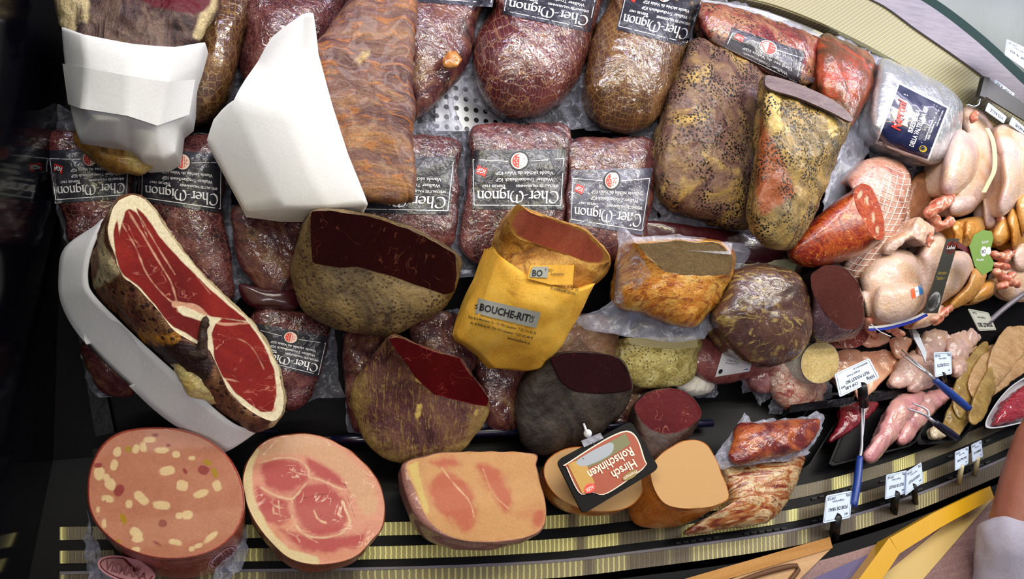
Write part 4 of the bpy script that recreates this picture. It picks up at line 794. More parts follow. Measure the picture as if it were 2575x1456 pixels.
a_ = size(Art(), 1, .45); a_.poly([(0, .1), (.42, .1), (.42, .44), (.05, .44)], 0, 1).text('BO', .06, .14, .2, 1, .24, 2, .03).text('T 021', .34, .3, .08, 1, .2, 2).text('Lausanne', .5, .2, .08, 1, .3, 2)
t.add('corner_print', a_.put([(1330, 704), (1438, 712), (1442, 669), (1334, 670)], fl.bvh(), 'S', .21), [flat('grey_label_print', (150, 152, 146), .5), INK], sub=kp)
# ------------------------------------------------------------------ golden vacuum pack
t = Thing('vacuum_packed_meat', 'golden brown marinated meat in a loose clear vacuum bag, centre right', 'packed meat')
GM = meat('golden_marinade', [(150, 70, 12), (206, 124, 30), (232, 168, 72), (236, 190, 104)], 12, (1, 2.5, 1), (0, 0, -20), dist=1.8, coat=1, crink=.5, fib=((150, 66, 10), 22, (1.5, 5, 1), .8), lo=.25, hi=.7, bump=.5)
B_, FG = body([(1566, 620), (1590, 606), (1700, 600), (1810, 606), (1846, 635), (1842, 690), (1822, 742), (1782, 792), (1745, 822), (1700, 816), (1620, 792), (1552, 764), (1545, 720), (1556, 660)], 'S', .07, .10, None, [(1600, 612), (1700, 603), (1806, 612), (1843, 640), (1838, 688), (1800, 694), (1720, 692), (1672, 684), (1630, 648)], (.165, 0, -.04), c=(1722, 655), N=180, lmp=(.004, 26, 3, 80, .001), fsm=False)
t.add('meat', B_, GM); t.add('cut_face', FG, meat('grey_brown_cut', [(126, 100, 64), (156, 130, 88), (140, 116, 84)], 12, (1, 3, 1), coat=.9, crink=.3), label='flat greyish brown cut side')
t.add('plastic_bag', sheet([(1554, 562), (1600, 598), (1700, 590), (1840, 612), (1892, 614), (1868, 665), (1850, 740), (1812, 800), (1765, 852), (1680, 862), (1550, 842), (1470, 830), (1436, 800), (1500, 785), (1540, 750), (1548, 650)], 'S', .085, wr=.012, seed=31), FILM2)
t.add('film_fold', strip([(1560, 565), (1640, 690)], .17, [(1545, 760), (1560, 765)], .12, 'S', n=20, rows=6), FILM, label='folded corner of clear film')
t.add('film_rim', strip([(1590, 596), (1700, 596), (1842, 612)], .172, [(1600, 620), (1700, 628), (1838, 640)], .175, 'S', n=20, rows=3), FILM2)
# ------------------------------------------------------------------ middle right pieces
BR = meat('brown_purple_meat', [(52, 30, 26), (88, 56, 50), (110, 76, 56), (88, 58, 62)], 7, dist=1.6, coat=.7, crink=.15, rough=.4, veins=((180, 156, 96), 28, .06, .7), fib=((176, 150, 84), 13, (1.5, 4, 1), .9), lo=.3, hi=.72)
t = Thing('round_brown_meat', 'shiny round brown dried meat with yellow fat streaks right of golden pack', 'dried meat')
B_, _ = body([(1830, 702), (1868, 672), (1930, 660), (2000, 688), (2030, 730), (2044, 790), (2040, 850), (2010, 892), (1950, 920), (1890, 917), (1840, 890), (1800, 842), (1784, 790), (1812, 745)], 'S', .05, .09, .165, lmp=(.007, 18, 6, 60, .002), pr=.7); t.add('meat', B_, BR)
half('cured_beef_piece', 'film wrapped cured beef with oval brown cut beside the chorizo', [(2036, 694), (2052, 678), (2084, 667), (2132, 679), (2166, 728), (2175, 790), (2166, 830), (2120, 858), (2060, 862), (2034, 830), (2040, 760)],
    [(2036, 700), (2053, 679), (2083, 668), (2130, 680), (2164, 730), (2173, 785), (2160, 822), (2120, 826), (2080, 794), (2048, 745)], .08, (.135, .01, -.03), meat('film_wrapped_dark', [(56, 30, 36), (92, 60, 70)], 12, coat=1, crink=.8), cutmat('brown_cut', [(88, 40, 36), (106, 54, 46), (112, 60, 56)], (160, 110, 90), coat=.6), hb=.04, cl='oval reddish brown cut face')
CH = meat('chorizo_skin', [(104, 20, 6), (150, 40, 10), (190, 84, 24), (112, 24, 8)], 26, dist=1.5, spots=((216, 140, 54), 95, .58, .64), coat=.5, crink=.15, rough=.35, lo=.3, hi=.7)
CHF = meat('chorizo_cut', [(150, 40, 14), (186, 64, 26), (206, 100, 50)], 60, spots=((226, 180, 140), 55, .6, .66), rough=.4, marks=[('fat', (226, 190, 160), 6, 2)])
t = Thing('chorizo_piece', 'thick red chorizo piece with marbled cut end leaning on the wedge', 'sausage')
B_, FG = body([(2145, 478), (2166, 462), (2193, 474), (2214, 520), (2224, 570), (2218, 606), (2170, 640), (2100, 662), (2040, 673), (2004, 660), (1986, 634), (2010, 596), (2042, 560), (2098, 512)], 'S', .098, .115, None, [(2147, 479), (2165, 463), (2192, 475), (2213, 520), (2223, 570), (2217, 602), (2196, 596), (2174, 562), (2154, 520)], (.165, .03, .0), c=(2186, 530), N=160, lmp=(.002, 30, 2))
FG.at = {'fat': d_blob(FG.px, [(2162, 490, 5, 10, 20), (2180, 505, 5, 11, -10), (2196, 545, 4, 10, 0), (2206, 580, 4, 8, 0)])}
t.add('casing', B_, CH); t.add('cut_face', FG, CHF, label='marbled orange cut end')
t = Thing('netted_roast', 'pink rolled roast in white string netting behind the chorizo', 'roast')
RO = meat('netted_pink_roast', [(150, 70, 60), (206, 140, 120), (226, 180, 160), (140, 60, 60)], 16, coat=.9, crink=.5, net=None, lo=.3, hi=.7)
sil = [(2150, 425), (2190, 396), (2250, 400), (2286, 432), (2290, 480), (2264, 575), (2224, 660), (2192, 712), (2150, 716), (2118, 684), (2134, 640), (2180, 560), (2196, 500), (2130, 462)]
B_, _ = body(sil, 'S', .01, .05, .095, lmp=(.003, 30, 2)); k = t.add('meat', B_, RO)
v = []; net = []
for i in range(20):
    u_ = i/19; a = np.array([2196+70*(1-u_)-78*u_+30*math.sin(u_*3.1), 430+275*u_]); L = 50-10*abs(u_*2-1)
    net.append([(a[0]-L, a[1]-14), (a[0]-L*.3, a[1]), (a[0]+L*.3, a[1]+6), (a[0]+L, a[1]+4)])
for j in range(6): net.append([(2196+70*(1-i/12)-78*(i/12)+30*math.sin(i/12*3.1)+(j-2.5)*17, 440+(700-440)*i/12) for i in range(13)])
ng = []
for ln in net:
    q = resamp(ln, 24, True, False); pts = []
    for p in q:
        d = FW+(p[0]-1287.5)/F*RT+(728-p[1])/F*UP; d /= np.linalg.norm(d); h = B_.bvh().ray_cast(Vector(tuple(CAM)), Vector(tuple(d)))
        if h[0] is not None: pts.append(list(np.array(h[0])-d*.0006)+[.0010])
    if len(pts) > 3: ng.append(tube(pts[::3]+[pts[-1]], 'S', 6, world=True))
t.add('string_net', join(*ng), flat('white_string', (236, 226, 214), .7), sub=k, label='white string netting')
bag('brown meat in loose film behind the netted roast, under the chicken', [(2278, 500), (2305, 440), (2400, 405), (2412, 460), (2350, 540), (2290, 610), (2240, 650), (2244, 610), (2266, 560)], meat('brown_packed', [(110, 66, 44), (156, 100, 64), (176, 120, 90)], 14, coat=.8, crink=.5), hm=.03, ht=.05, seed=33, filmout=[(2180, 380), (2230, 345), (2300, 380), (2400, 400), (2432, 430), (2400, 490), (2300, 590), (2236, 700), (2180, 730), (2200, 600)])
# lower small goods
MUS = meat('mustard_crust', [(120, 104, 56), (168, 150, 84), (196, 182, 118), (206, 196, 150)], 40, dist=.8, spk=((110, 86, 40), 160, .35), bump=.8, rough=.7)
t = Thing('crusted_block', 'square pale block with grainy mustard crust below the golden pack', 'pate')
B_, FG = body([(1566, 856), (1600, 848), (1756, 848), (1754, 900), (1744, 950), (1700, 972), (1610, 974), (1566, 944), (1556, 900)], 'S', .0, .05, None, [(1580, 850), (1600, 849), (1755, 849), (1753, 874), (1700, 878), (1620, 872), (1582, 862)], (.075, .0, -.03), c=(1670, 862), lmp=(.002, 60, 2), fsm=False, smooth=True)
t.add('crust', B_, MUS); t.add('top', FG, flat('beige_fat', (176, 164, 120), .5), label='smooth beige top')
t = Thing('large_salami', 'pale red salami with a white paper sticker below the round brown meat', 'sausage')
B_, _ = body([(1744, 866), (1780, 846), (1860, 850), (1930, 880), (1956, 915), (1932, 936), (1880, 952), (1820, 966), (1770, 956), (1738, 918)], 'S', .0, .03, .06, lmp=(.001, 40, 2)); t.add('casing', B_, meat('salami_pink', [(112, 50, 54), (146, 78, 76), (160, 96, 90)], 40, coat=.8, crink=.3))
a_ = size(Art(), 1, .6); a_.grid(0, 0, 1, .6, 0, 14, 10, 0).poly([(.78, .12), (.98, .13), (.9, .2)], 1, 1).text('Origine Suisse', .2, .4, .05, 2, .4, 1).text('A conserver 5°C', .2, .32, .05, 2, .4, 1).disc(.12, .12, .06, 2, 1)
t.add('sticker', a_.put([(1798, 948), (1884, 934), (1892, 912), (1818, 882)], B_.bvh(), 'S', .06, off=.002), [WHITE, flat('blue_print', (40, 60, 140), .5), INK])
def cyl_piece(name, label, cat, cx, cy, rx, ry, hb, ht, sidem, facem, fr='S', ang=0, lean=None, cl=None, part='casing', n=40, shrink=0):
    A = np.linspace(0, 2*math.pi, n, endpoint=False); c, s = math.cos(math.radians(ang)), math.sin(math.radians(ang))
    o = [(cx+rx*math.cos(a)*c-ry*math.sin(a)*s, cy+rx*math.cos(a)*s+ry*math.sin(a)*c) for a in A]; i = [(cx+(x-cx)*.97, cy+(y-cy)*.97) for x, y in o]
    t = Thing(name, label, cat); B_, FG = body(o, fr, hb, ht-.003, None, i, (ht, 0, 0), lean=lean, shrink=shrink); t.add(part, B_, sidem); t.add('cut_face', FG, facem, label=cl); return t, B_, FG
cyl_piece('white_sausage_piece', 'white-ended sausage in film with a yellowish round cut, by the fat pieces', 'sausage', 2062, 912, 48, 54, .0, .07, meat('film_casing', [(190, 180, 170), (220, 212, 200)], 20, coat=1, crink=.8), meat('creamy_cut', [(214, 184, 116), (232, 208, 150)], 60), ang=20, cl='creamy yellow cut end', lean=np.array([-.05, 0, 0]))
cyl_piece('salami_end', 'small coarse salami end under the cured beef piece', 'sausage', 2146, 842, 42, 32, .0, .06, flat('salami_casing', (130, 60, 54), .4, coat=.6), meat('coarse_salami_cut', [(140, 50, 44), (166, 72, 62), (180, 96, 84)], 50, spots=((226, 196, 180), 70, .54, .6)), ang=-25, cl='coarse marbled cut')
bag('clear pack of pale fatty meat scraps below the white-ended sausage', [(1945, 905), (1990, 895), (2040, 930), (2078, 968), (2060, 1020), (2005, 1045), (1960, 1020), (1930, 960)], meat('fatty_scraps', [(176, 90, 84), (222, 170, 150), (240, 220, 206)], 50, dist=1.5, spots=((170, 60, 56), 40, .58, .66), coat=1, crink=.6), hm=.02, ht=.05, seed=34, name='packed_scraps', filmout=[(1925, 900), (1990, 885), (2082, 955), (2086, 1000), (2062, 1012), (2050, 1045), (1925, 1040), (1932, 1000)])
bag('small clear pack with red meat beside the large salami', [(1880, 945), (1930, 925), (1948, 960), (1930, 990), (1890, 980)], meat('red_scraps', [(130, 30, 40), (206, 150, 150)], 50, coat=1), hm=.02, ht=.04, seed=35, name='packed_scraps', filmout=[(1858, 955), (1900, 930), (1952, 925), (1935, 1000), (1905, 1020), (1890, 985), (1862, 990)])
bag('small white soft cheese pack right of the crusted block', [(1706, 950), (1760, 942), (1796, 965), (1788, 988), (1740, 995), (1700, 980)], flat('white_rind', (224, 218, 208), .7, bump=(60, .5)), hm=.015, ht=.04, seed=36, name='packed_cheese', cat='cheese', filmout=[(1700, 945), (1800, 950), (1796, 1000), (1750, 1000), (1705, 985)])
bag('flat pack with red and white round crest under the small beef half', [(1575, 985), (1620, 968), (1690, 975), (1700, 1010), (1620, 1060), (1560, 1100), (1545, 1050)], BEEF4, hm=.02, ht=.035, seed=37)
# ------------------------------------------------------------------ bottom row on the shelf
MO = meat('mortadella_cut', [(176, 112, 86), (186, 120, 92), (192, 128, 100)], 20, rough=.42, bump=.1, spk=((120, 66, 50), 90, .10), marks=[('fat', (222, 190, 140), 6, 2), ('red', (146, 62, 56), 6, 2), ('green', (166, 130, 26), 3, 2)], coat=.08, spec=.12, fine=.08)
t = Thing('mortadella', 'large mortadella end with fat cubes and pistachios, bottom left', 'sausage')
fc = [(218, 1235), (226, 1175), (256, 1118), (305, 1085), (380, 1074), (460, 1080), (530, 1108), (584, 1160), (611, 1225), (613, 1290), (590, 1345), (540, 1385), (470, 1405), (390, 1405), (312, 1380), (256, 1338), (226, 1290)]
B_, FG = body(fc, 'B', .0, .127, None, [(415+(x-415)*.965, 1240+(y-1240)*.965) for x, y in fc], (.135, 0, 0), c=(415, 1240), N=220, shrink=.05, R=60)
fat = [(295, 1136, 10, 12, 0), (342, 1130, 12, 9, -60), (360, 1124, 8, 12, 0), (408, 1132, 16, 7, 0), (287, 1170, 10, 14, 20), (250, 1188, 12, 17, 0), (278, 1218, 14, 13, 30), (272, 1254, 15, 9, 10), (268, 1200, 6, 8, 0), (421, 1184, 19, 11, -8), (458, 1220, 14, 13, 10), (356, 1252, 20, 12, 40), (407, 1271, 22, 10, 6), (508, 1240, 18, 9, -24), (546, 1222, 11, 14, -30), (450, 1296, 8, 8, 0), (470, 1294, 13, 10, 0), (342, 1340, 18, 12, 45), (346, 1356, 14, 7, 0), (440, 1364, 17, 8, 10), (530, 1350, 22, 7, -40), (482, 1380, 7, 6, 0), (262, 1316, 6, 11, 0), (325, 1268, 8, 11, 0), (482, 1152, 8, 5, 0), (376, 1106, 14, 8, 0), (444, 1142, 10, 8, 0), (340, 1382, 10, 6, 0), (246, 1282, 5, 8, 0), (500, 1372, 10, 5, -20)]
FG.at = {'fat': d_blob(FG.px, fat), 'red': d_blob(FG.px, [(300, 1232, 11, 17, 20), (511, 1182, 13, 11, 30), (410, 1316, 11, 10, 0), (465, 1184, 10, 6, 50), (248, 1170, 11, 7, 0), (424, 1120, 5, 4, 0), (395, 1366, 10, 4, 30), (390, 1094, 7, 4, 0)]), 'green': d_blob(FG.px, [(322, 1130, 9, 8, 0), (522, 1163, 11, 7, 20), (310, 1305, 7, 14, -20), (540, 1190, 6, 12, -20), (298, 1360, 8, 4, 20)])}
t.add('casing', B_, meat('mortadella_casing', [(150, 62, 50), (176, 80, 62), (184, 92, 74)], 6, coat=.7, crink=.3, rough=.4)); t.add('cut_face', FG, MO, label='pink cut face dotted with white fat cubes')
LV = flat('lilac_label', (196, 140, 146), .5, coat=.5)
def oval(txt, cx, cy, ang, wd):
    a = size(Art(), 1, .42); a.disc(.5, .21, .5, 0, 0, ry=.21).disc(.5, .21, .46, 1, 1, ry=.175).disc(.5, .21, .44, 0, 2, ry=.16).text(txt, .5, .12, .17, 1, .74, 3, .03, center=True)
    c, s = math.cos(math.radians(ang)), math.sin(math.radians(ang)); u = np.array([c, s])*wd/2; v = np.array([-s, c])*wd*.21
    C = np.array([cx, cy]); return a.put([C-u+v, C+u+v, C+u-v, C-u-v], B_.bvh(), 'B', .1, off=.0015)
t.add('label', oval('VISMARA', 318, 1432, 14, 150), [LV, flat('maroon_print', (96, 34, 48), .5)]); t.add('label', oval('VISMARA', 560, 1402, -38, 90), [LV, flat('maroon_print', (96, 34, 48), .5)])
def crumple(pts, seed): return sheet(pts, 'B', .03, wr=.03, wsc=42, seed=seed, R=16, N=140)
FILM = FILM3
t.add('plastic_wrap', sheet([(222, 1290), (232, 1340), (258, 1390), (290, 1440), (300, 1500), (340, 1560), (260, 1560), (222, 1480), (216, 1400)], 'B', .05, wr=.016, wsc=60, seed=3), FILM)
t.add('plastic_wrap', sheet([(612, 1300), (622, 1340), (625, 1390), (610, 1430), (570, 1470), (540, 1540), (500, 1560), (540, 1440), (590, 1370)], 'B', .05, wr=.016, wsc=60, seed=5), FILM)
HAMF = meat('cooked_ham_cut', [(206, 134, 112), (222, 156, 130), (210, 140, 104)], 9, (1, 2.5, 1), (0, 0, 40), dist=.8, veins=((240, 206, 180), 26, .06, .8), rough=.42, bump=.12, marks=[('dark', (186, 88, 84), 18, 10), ('pale', (214, 166, 130), 16, 8), ('seam', (226, 186, 150), 6, 2.2), ('fat', (222, 200, 152), 8, 4), ('crack', (120, 44, 44), 4, 1.5)], coat=.06, spec=.12, fine=.08)
t = Thing('cooked_ham', 'cooked ham half with marbled pink face and white fat edge, second in front row', 'ham')
sil = [(640, 1130), (682, 1102), (740, 1090), (800, 1094), (862, 1120), (922, 1170), (957, 1222), (969, 1280), (960, 1330), (934, 1362), (902, 1396), (850, 1416), (782, 1420), (722, 1402), (668, 1350), (630, 1292), (611, 1230), (614, 1180)]
B_, FG = body(sil, 'B', .0, .092, None, [(790+(x-790)*.985, 1255+(y-1255)*.985) for x, y in sil], (.10, 0, 0), c=(790, 1255), N=220, shrink=.18, R=60, lmp=(.002, 40, 5))
P = FG.px; FG.at = {
 'dark': d_poly(P, [[(655, 1170), (690, 1155), (745, 1160), (772, 1190), (772, 1215), (740, 1230), (700, 1235), (668, 1215)], [(740, 1250), (765, 1220), (810, 1214), (852, 1240), (872, 1290), (860, 1330), (820, 1348), (775, 1335), (745, 1300)], [(645, 1225), (680, 1250), (720, 1262), (735, 1300), (700, 1320), (660, 1300)], [(700, 1330), (740, 1340), (800, 1350), (900, 1345), (920, 1330), (900, 1370), (830, 1390), (760, 1380)], [(770, 1150), (830, 1180), (865, 1210), (860, 1225), (800, 1200), (780, 1180)]]),
 'pale': d_poly(P, [[(640, 1140), (700, 1100), (800, 1100), (880, 1150), (940, 1220), (950, 1280), (920, 1300), (880, 1240), (850, 1190), (780, 1150), (700, 1140), (660, 1160)]]),
 'seam': d_line(P, [([(652, 1165), (700, 1152), (750, 1156), (775, 1180), (778, 1200), (800, 1205), (860, 1230)], 2), ([(655, 1225), (690, 1245), (730, 1255), (745, 1245), (770, 1215)], 2), ([(735, 1260), (735, 1300), (760, 1340), (800, 1352), (850, 1345), (870, 1330), (880, 1310), (860, 1260)], 2), ([(775, 1195), (750, 1190), (730, 1180)], 1), ([(750, 1200), (735, 1200)], 1), ([(735, 1280), (700, 1275), (680, 1262)], 1), ([(720, 1300), (690, 1290)], .8), ([(735, 1305), (700, 1310)], .8), ([(740, 1320), (720, 1335), (745, 1350), (755, 1365)], 1), ([(790, 1285), (800, 1305), (820, 1315)], 2), ([(770, 1350), (800, 1365)], .8), ([(700, 1260), (705, 1300)], .8), ([(685, 1255), (688, 1290)], .8)]),
 'fat': d_line(P, [([(640, 1135), (625, 1170), (622, 1230), (640, 1290), (676, 1345), (726, 1392), (790, 1412)], 13)]), 'crack': d_line(P, [([(765, 1252), (800, 1245), (845, 1240)], .8), ([(800, 1300), (830, 1290)], .6), ([(865, 1215), (878, 1240)], 1), ([(815, 1300), (850, 1305)], .6), ([(872, 1245), (892, 1300)], .5)])}
t.add('rind', B_, meat('ham_rind', [(110, 44, 26), (156, 84, 52), (206, 170, 170)], 5, (1, 1, 3), rough=.4, coat=.3), label='brown rind'); t.add('cut_face', FG, HAMF, label='marbled pink cut face')
t = Thing('turkey_ham_block', 'pale pink block of pressed meat cut flat, front row centre', 'ham')
fc = [(1022, 1168), (1070, 1148), (1140, 1138), (1330, 1140), (1346, 1172), (1360, 1222), (1372, 1270), (1370, 1312), (1350, 1338), (1310, 1353), (1230, 1362), (1155, 1356), (1100, 1330), (1066, 1290), (1042, 1230)]
sil = [(1010, 1170), (1070, 1146), (1140, 1137), (1331, 1139), (1348, 1172), (1362, 1222), (1374, 1270), (1372, 1314), (1352, 1342), (1312, 1358), (1230, 1368), (1150, 1362), (1086, 1338), (1044, 1296), (1016, 1230)]
B_, FG = body(sil, 'B', .0, .085, None, fc, (.095, 0, 0), c=(1200, 1250), N=200, shrink=.25, lmp=(.002, 40, 5), R=44)
P = FG.px; FG.at = {'pink': d_poly(P, [[(1105, 1190), (1150, 1200), (1190, 1240), (1192, 1320), (1160, 1335), (1130, 1300), (1145, 1330), (1110, 1290), (1080, 1230)], [(1200, 1170), (1260, 1190), (1285, 1250), (1270, 1290), (1230, 1230)], [(1340, 1300), (1368, 1290), (1362, 1325), (1345, 1330)], [(1080, 1160), (1140, 1150), (1150, 1170), (1100, 1175)]]), 'fat': d_poly(P, [[(1022, 1172), (1050, 1160), (1060, 1220), (1080, 1290), (1070, 1290), (1045, 1230)]], False), 'seam': d_line(P, [([(1110, 1175), (1140, 1215), (1180, 1260), (1192, 1300)], 1.2), ([(1215, 1180), (1240, 1240), (1280, 1280)], 1)])}
t.add('rind', B_, meat('turkey_rind', [(146, 100, 92), (186, 130, 116)], 10, coat=.4)); t.add('cut_face', FG, meat('turkey_cut', [(196, 144, 94), (208, 156, 104), (198, 132, 90)], 9, dist=.8, rough=.42, bump=.12, marks=[('pink', (192, 106, 80), 22, 12), ('fat', (214, 184, 112), 6, 4), ('seam', (226, 180, 140), 4, 2)], coat=.06, spec=.12, fine=.08), label='pale pink cut face')
PAT = flat('smooth_pate', (188, 148, 100), .6, spec=.12, bump=(60, .1))
PATS = meat('orange_crust', [(168, 84, 22), (206, 122, 46), (214, 140, 66)], 10, coat=.5, rough=.35, bump=.2)
t = Thing('meat_loaf', 'round orange-edged meat loaf tied with rings beneath the hirsch price card', 'meat loaf')
fc = [(1366, 1185), (1384, 1148), (1440, 1124), (1520, 1130), (1588, 1156), (1620, 1205), (1612, 1248), (1572, 1280), (1500, 1287), (1430, 1268), (1384, 1232)]
B_, FG = body(fc, 'B', .0, .066, None, [(1495+(x-1495)*.97, 1205+(y-1205)*.97) for x, y in fc], (.07, 0, 0), c=(1495, 1205), N=160, shrink=.35)
for i, v in enumerate(B_.v):
    if v[2] < .062: k = 1-.022*abs(math.sin(v[2]/.064*math.pi*3.5)); c0 = B_.v[:, :2].mean(0); B_.v[i, :2] = c0+(v[:2]-c0)*k
t.add('rind', B_, PATS, label='orange tied rind'); t.add('cut_face', FG, PAT, label='smooth beige cut face')
t = Thing('meat_loaf', 'square-ended beige meat loaf with orange crust right of the hirsch price card', 'meat loaf')
fc = [(1652, 1150), (1690, 1122), (1728, 1106), (1768, 1110), (1798, 1148), (1818, 1198), (1834, 1244), (1820, 1264), (1780, 1277), (1720, 1280), (1672, 1268), (1644, 1230), (1634, 1182)]
B_, FG = body(fc, 'B', .0, .095, None, [(1735+(x-1735)*.975, 1198+(y-1198)*.975) for x, y in fc], (.10, 0, 0), c=(1735, 1198), N=160, shrink=.15, lmp=(.002, 40, 2), lean=np.array([-.02, -.012, 0]))
t.add('crust', B_, PATS, label='orange brown crust'); t.add('cut_face', FG, PAT, label='smooth beige cut face')
BV = meat('bacon_strips', [(84, 20, 14), (140, 50, 24), (196, 120, 58), (232, 204, 156), (150, 64, 30), (96, 24, 16)], 9, (1, 4.5, 1), (0, 0, -14), dist=1.8, coat=1, crink=.5, bump=.5, lo=.28, hi=.72, rough=.35)
BV2 = meat('bacon_red', [(84, 16, 18), (126, 30, 28), (200, 100, 36), (116, 26, 34)], 8, (1, 2, 1), dist=1.6, coat=1, crink=.6, bump=.5, lo=.3, hi=.7)
bag('reddish vacuum packed bacon slab lying on top of the streaky slab, front right', [(1856, 1068), (1900, 1062), (2046, 1052), (2060, 1070), (2042, 1110), (2020, 1136), (1990, 1140), (1900, 1160), (1852, 1168), (1832, 1150), (1840, 1110)], BV2, fr='B', hb=.055, hm=.075, ht=.105, seed=40, name='bacon_slab', cat='bacon', filmout=[(1868, 1040), (1885, 1062), (2030, 1050), (2050, 1034), (2068, 1044), (2066, 1075), (2030, 1145), (1980, 1160), (1820, 1180), (1780, 1180), (1800, 1140), (1846, 1080)], fmat=FILM2)
bag('streaky bacon slab with layered fat, foremost pack at the service edge', [(1810, 1160), (1880, 1158), (1990, 1134), (2024, 1150), (2012, 1200), (1985, 1250), (1950, 1300), (1912, 1318), (1860, 1322), (1800, 1334), (1735, 1344), (1726, 1332), (1790, 1296), (1830, 1262), (1815, 1200)], BV, fr='B', hb=.0, hm=.03, ht=.07, seed=41, name='bacon_slab', cat='bacon', c=(1900, 1230))
# ------------------------------------------------------------------ hirsch price card
t = Thing('price_card', 'black framed orange Hirsch Rohschinken card hanging over the round meat loaf', 'price card')
TLc, TRc, BRc, BLc = (1658, 1178), (1466, 1293), (1399, 1158), (1586, 1058)   # its own corners, the card hangs head down
def rrect(c, r=.09, n=5):
    c = [np.array(p, float) for p in c]; o = []
    for i in range(4):
        p, a, b = c[i], c[i-1], c[(i+1) % 4]; u = (a-p)*r; v = (b-p)*r
        for k in range(n+1): s = k/n; o.append(tuple(p+u*(1-s)**2+v*s**2))
    return o
fr_ = slab(rrect([BLc, BRc, TRc, TLc]), 'B', .125, .003); t.add('card', fr_, flat('black_card', (12, 12, 13), .5, spec=.1))
a = size(Art(), 1, .66)
def scallop(i): return [(.10+i, .08+i), (.90-i, .08+i), (.93-i, .12+i), (.93-i, .44), (.80, .50-i*.4), (.66, .60-i), (.24, .58-i), (.12, .55-i), (.09+i, .50-i)]
a.poly(resamp(scallop(0), 60), 0, 1).poly(resamp(scallop(.012), 60), 1, 2)
a.poly(resamp([(.13, .10), (.86, .10), (.88, .22), (.55, .26), (.14, .24)], 40, False), 2, 3).poly(resamp([(.34, .11), (.78, .11), (.72, .21), (.40, .23)], 30), 3, 4)
a.poly([(.70, .12), (.90, .10), (.90, .46), (.80, .48), (.72, .42)], 4, 4).poly([(.90, .10), (.86, .16), (.90, .20), (.84, .22), (.80, .16), (.82, .10)], 4, 5)
a.text('Rohschinken', .16, .27, .11, 0, .58, 5, .02).text('Hirsch', .20, .41, .105, 0, .30, 5, .02)
a.disc(.32, .555, .10, 5, 5, ry=.04).text('Premium', .32, .535, .045, 0, .17, 6, .01, center=True).disc(.80, .45, .07, 6, 5, ry=.05).text('AGER', .80, .435, .04, 0, .10, 6, .02, center=True)
t.add('card_picture', a.put([BLc, BRc, TRc, TLc], fr_.bvh(), 'B', .125, off=.0012), [CREAM, flat('rust_print', (150, 58, 20), .5), flat('mountain_green', (104, 104, 60), .5), flat('sky_grey', (150, 156, 164), .5), flat('gold_ribbon', (176, 132, 40), .4), flat('olive_oval', (130, 112, 40), .5), RED])
t.add('pin', tube([(1468, 1066, .13, .002), (1476, 1088, .135, .0022)], 'B'), flat('white_plastic', (225, 225, 230), .4)); t.add('pin_head', blobs([[(1478, 1090, .13, .0075)]], 'B', .001, 2), flat('white_plastic', (225, 225, 230), .4), label='white round pin head')
t.add('clear_clip', slab([(1462, 1108), (1510, 1088), (1518, 1102), (1470, 1124)], 'B', .13, .002), FILM2)
t.add('hanger_arm', tube([(1478, 1092, .125, .002), (1500, 1140, .118, .002), (1490, 1200, .07, .002)], 'B'), flat('black_clip', (12, 12, 14), .4))
# ------------------------------------------------------------------ price cards
CW = flat('card_white', (196, 212, 238), .4); CB = flat('black_clip', (12, 12, 14), .4); BORD = INK
def card(label, TL, TR, BR, BL, lines, fr='B', h=.06, foot=None, cm=None, hf=0.0, name='price_card', wood=False, flip=True, grp=None):
    """picture corners; the card stands head down in the picture"""
    t = Thing(name, label, 'price card', grp); mx = [((p[0]+q[0])/2) for p, q in ((TL, BR),)][0]
    g = slab(rrect([TL, TR, BR, BL], .07, 3), fr, h, .0015, tilt=None); t.add('card', g, cm or CW)
    a = size(Art(), 1, .8); a.line([(.04, .05), (.96, .05), (.96, .75), (.04, .75), (.04, .05)], .007, 0, 0)
    for s, x, y, hh, wd in lines: a.text(s, x, y, hh, 0, wd, 1, .008 if hh < .1 else .02)
    t.add('lettering', a.put([TR, TL, BL, BR] if flip else [BL, BR, TR, TL], g.bvh(), fr, h, off=.0008, dz=.0003), [INK])
    if foot:
        p0, p1, wd = foot; m_ = [(p0[0]-wd, p0[1]), (p0[0]+wd, p0[1])]
        t.add('holder', tube([(p0[0], p0[1]-wd*.8, h+.0005, .0), (p0[0], p0[1], h+.001, wd*.00085), (p1[0], p1[1], hf+.0, wd*.00085)][1:], fr), flat('wooden_stick', (206, 196, 160), .6) if wood else CB)
    return t
FV = [('100g', .06, .07, .075, .16), ('CHF 9.20', .62, .60, .1, .3), ('Origine Suisse', .3, .54, .06, .38), ('FOIE DE VEAU', .22, .2, .1, .5), ('400', .08, .08, .07, .12)]
def ln(a, b='Origine Suisse', c='CHF 6.80'): return [(c, .62, .08, .09, .3), (b, .28, .20, .06, .44), (a, .14, .40, .1, .70), ('100g', .06, .08, .08, .16), ('403', .1, .62, .07, .12)]
card('white price card for veal on a black stand, nearest to the wooden board', (2078, 1246), (2143, 1233), (2138, 1302), (2070, 1316), ln('FOIE DE VEAU', c='CHF 9.20'), h=.045, foot=((2104, 1298), (2097, 1352), 11), hf=-.004)
card('left of two overlapping white price cards on the service edge', (2229, 1194), (2281, 1182), (2279, 1240), (2226, 1256), ln('FILET DE POULET', 'Origine Suisse', 'CHF 4.60'), h=.045, foot=((2253, 1240), (2247, 1290), 9), hf=-.004)
card('right, more tilted of two overlapping white price cards', (2280, 1186), (2317, 1162), (2322, 1212), (2277, 1246), ln('CUISSES DE POULET'), h=.05, foot=((2298, 1222), (2302, 1266), 7), hf=-.004)
